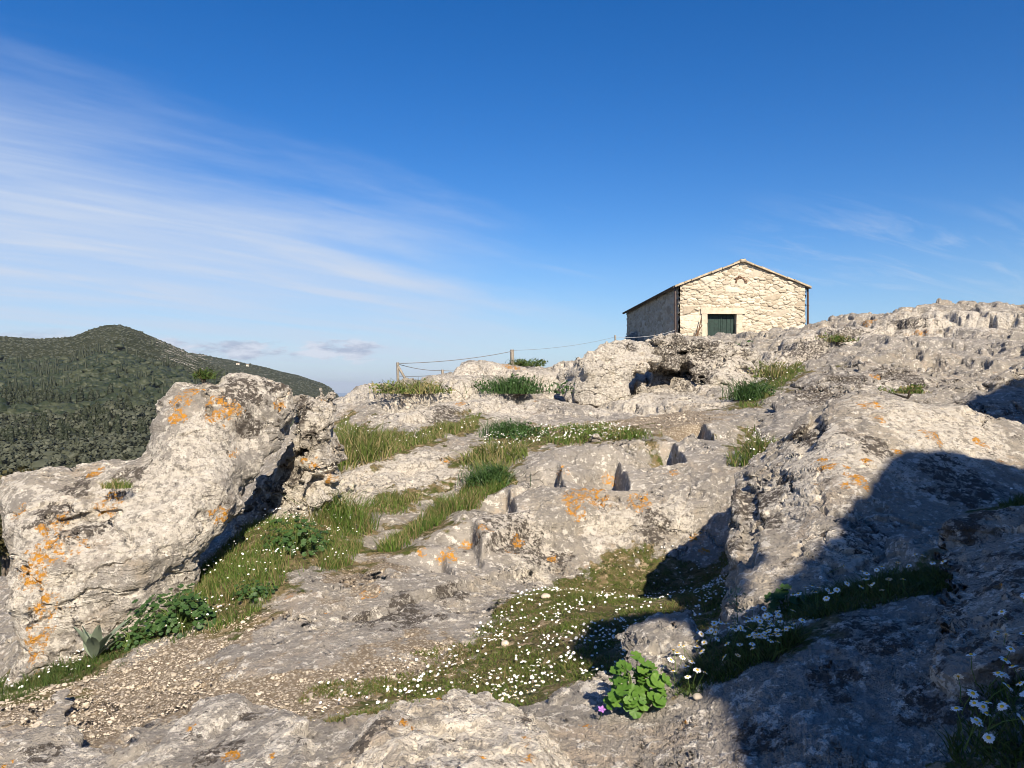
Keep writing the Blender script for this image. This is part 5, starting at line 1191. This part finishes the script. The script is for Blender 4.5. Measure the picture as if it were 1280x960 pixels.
tag(link('gravel', mesh_np('gravel', v.reshape(-1, 3), (ICF[None] + 12 * np.arange(n)[:, None, None]).reshape(-1, 3), False, (M_PEB,))), 'pale loose gravel on the trodden ground between the boulders', 'gravel', kind='stuff')
def stone(label, u, v_, s, seed, mat=None):
    r = np.random.default_rng(seed); b = gpt(u, v_, s * .2); bm_v = (ICO + r.normal(size=(12, 3)) * .12) * s * (1, .8, .65); o = link('stone', mesh_np('stone', bm_v, ICF, True, (mat or M_ROCK,)), loc=b); o.modifiers.new('round', 'SUBSURF').levels = 2; o.modifiers[0].render_levels = 2; return tag(o, label, 'stone')
stone('small pale stone lying among the meadow daisies', 631, 806, .035, 1, M_PEB); stone('small pale stone lying at the head of the cut steps', 745, 552, .13, 2); stone('pale stone at the meadow edge below the slab', 682, 747, .04, 3, M_PEB)
stone('little grey stone wedged beside the lime green plant in the shade', 872, 872, .02, 4, M_PEB)
HAZE = .00004
# ------------------------------------------------------------------ sky, sun, camera
def build_world():
    w = bpy.data.worlds.new('World'); scene.world = w; w.use_nodes = True
    nt = w.node_tree; nt.nodes.clear(); T = NT(nt)
    sky = T.n('ShaderNodeTexSky', sky_type='NISHITA', sun_disc=False)
    sky.sun_elevation = SUN_EL; sky.sun_rotation = math.atan2(SUN[0], SUN[1])
    sky.altitude = 120; sky.air_density = 1.0; sky.dust_density = .25; sky.ozone_density = 4.0
    tc = T.n('ShaderNodeTexCoord').outputs['Generated']
    hs = T.n('ShaderNodeHueSaturation'); T.l(sky.outputs[0], hs.inputs['Color'])
    hs.inputs['Saturation'].default_value = SKY_SAT; hs.inputs['Hue'].default_value = SKY_HUE; hs.inputs['Value'].default_value = 1
    sx = T.n('ShaderNodeSeparateXYZ'); T.l(tc, sx.inputs[0]); dx, dy, dz = sx.outputs
    zz = T.math('ADD', T.math('MAXIMUM', dz, 0), .16)
    cx = T.n('ShaderNodeCombineXYZ'); T.l(T.math('DIVIDE', dx, zz), cx.inputs[0]); T.l(T.math('DIVIDE', dy, zz), cx.inputs[1])
    pl = cx.outputs[0]
    # cirrus: long fibres, thick towards the west (left of the view) and low down
    def fib(rot, sc, off, scale, det=7, rg=.6, dist=.3):
        m = T.n('ShaderNodeMapping', vector_type='TEXTURE'); T.l(pl, m.inputs[0]); m.inputs['Rotation'].default_value = (0, 0, R(rot)); m.inputs['Scale'].default_value = sc; m.inputs['Location'].default_value = off
        return T.noise(m.outputs[0], scale, det, rg, dist=dist)
    az = T.math('DIVIDE', dx, T.math('MAXIMUM', dy, .05))           # left is negative
    el = T.math('DIVIDE', dz, T.math('MAXIMUM', dy, .05))
    # the bank of cirrus slants down from left to right
    edge = T.math('ADD', el, T.math('MULTIPLY', az, .36))
    wobble = T.math('MULTIPLY', T.math('SUBTRACT', fib(38, (1.6, .8, 1), (0, 0, 0), 1.0), .5), .34)
    bank = T.math('SUBTRACT', 1, T.step(T.math('ADD', edge, wobble), .03, .24))
    bank = T.math('MULTIPLY', bank, T.math('SUBTRACT', 1, T.math('MULTIPLY', T.step(az, -.14, .26), .95)))
    bank = T.math('MULTIPLY', bank, T.math('ADD', .70, T.math('MULTIPLY', T.step(el, .04, .14), .30)))
    f1 = fib(CIR_ROT, (3.2, .55, 1), (3, 1, 0), 1.3); f2 = fib(CIR_ROT + 7, (2.4, .42, 1), (7, 4, 0), 2.0, 6, .55, .6)
    st = T.math('ADD', .54, T.math('ADD', T.math('MULTIPLY', T.step(f1, .28, .72), .60), T.math('MULTIPLY', T.step(f2, .38, .68), .40)))
    ci = T.math('MULTIPLY', bank, st)
    # thin wisps elsewhere
    wi = T.math('MULTIPLY', T.step(fib(CIR_ROT - 8, (2.4, .6, 1), (15.1, 5, 0), 1.5, 7, .62, .8), .58, .78), .24)
    wi = T.math('MULTIPLY', wi, T.math('SUBTRACT', 1, T.math('MULTIPLY', T.step(el, .26, .42), .9)))
    rw = T.math('MULTIPLY', T.math('MULTIPLY', T.step(az, .22, .4), T.math('MULTIPLY', T.step(el, .09, .14), T.math('SUBTRACT', 1, T.step(el, .19, .27)))), T.step(fib(26, (2.0, .42, 1), (3.3, 8, 0), 2.6, 8, .66, 1.0), .46, .70))
    wi = T.math('ADD', wi, T.math('MULTIPLY', rw, .27))
    hz = T.math('MULTIPLY', T.math('SUBTRACT', 1, T.step(dz, -.02, .22)), .6)     # milky air over the sea
    skyc = T.mix(hz, hs.outputs[0], HAZE_COL)
    tot = T.math('ADD', T.math('MULTIPLY', ci, .70), wi, clamp=True)
    c = T.mix(tot, skyc, CLOUD_COL)
    # a few small cumulus low over the hills
    m = T.n('ShaderNodeMapping'); T.l(tc, m.inputs[0]); m.inputs['Scale'].default_value = (1, 1, 3.4)
    cu = T.noise(m.outputs[0], 13, 6, .58, (CUM_OFF, 2.1, .3))
    lowm = T.math('MULTIPLY', T.step(el, .018, .040), T.math('SUBTRACT', 1, T.step(el, .055, .085)))
    lowm = T.math('MULTIPLY', lowm, T.math('SUBTRACT', 1, T.step(az, -.2, -.08)))
    cm = T.math('MULTIPLY', T.step(T.math('ADD', cu, T.math('MULTIPLY', lowm, .2)), .66, .76), lowm)
    cc = T.mix(T.step(T.noise(m.outputs[0], 22, 5, .6, (CUM_OFF, 2.1, .36)), .40, .62), CUM_DARK, CUM_LIGHT)
    c = T.mix(T.math('MULTIPLY', cm, .75), c, cc)
    bg = T.n('ShaderNodeBackground'); T.l(c, bg.inputs['Color']); bg.inputs['Strength'].default_value = SKY_STR
    o = T.n('ShaderNodeOutputWorld'); T.l(bg.outputs[0], o.inputs['Surface'])
EXPOSURE = .82
SKY_STR, SKY_SAT, SKY_HUE, CIR_ROT, CUM_OFF = .072, 1.36, .511, 38, .4
HAZE_COL = (2.5, 3.9, 6.2); CLOUD_COL = (4.9, 5.6, 6.8); CUM_DARK = (3.2, 3.6, 4.8); CUM_LIGHT = (6.0, 6.2, 7.0)
build_world()
sl = bpy.data.lights.new('sun', 'SUN'); sl.energy = 5.0; sl.angle = R(.53); sl.color = (1.0, .885, .72)
so = bpy.data.objects.new('sun', sl); COL.objects.link(so)
so.rotation_euler = Vector(SUN).to_track_quat('Z', 'Y').to_euler()
cam = bpy.data.cameras.new('camera'); cam.sensor_width = 36; cam.lens = FPX / 1280 * 36; cam.shift_y = (CV - 480) / 1280 ; cam.clip_start = .05; cam.clip_end = 60000
co = bpy.data.objects.new('camera', cam); COL.objects.link(co); co.location = (0, 0, 0); co.rotation_euler = (R(90), 0, 0); scene.camera = co
scene.view_settings.view_transform = 'Standard'; scene.view_settings.look = 'None'; scene.view_settings.exposure = EXPOSURE; scene.view_settings.gamma = 1
scene.render.engine = 'CYCLES'; scene.cycles.max_bounces = 5; scene.cycles.diffuse_bounces = 3; scene.cycles.transparent_max_bounces = 4
scene.cycles.use_adaptive_sampling = True; scene.cycles.adaptive_threshold = .015; scene.cycles.use_denoising = True; scene.cycles.filter_width = .95; scene.cycles.caustics_reflective = False; scene.cycles.caustics_refractive = False

# ------------------------------------------------------------------ thin air between here and the hills
if HAZE:
    m, nt = new_mat('haze'); T = NT(nt); pv = T.n('ShaderNodeVolumePrincipled'); pv.inputs['Color'].default_value = (.78, .86, 1, 1); pv.inputs['Density'].default_value = HAZE; pv.inputs['Anisotropy'].default_value = .2
    T.l(pv.outputs[0], T.n('ShaderNodeOutputMaterial').inputs['Volume'])
    mb = MB(); mb.box((-20500, -1600, SEA - 16), (20500, 22500, 190)); tag(link('haze', mb.mesh('haze', (m,))), 'thin bluish haze in the air over the valley', 'haze', kind='stuff')
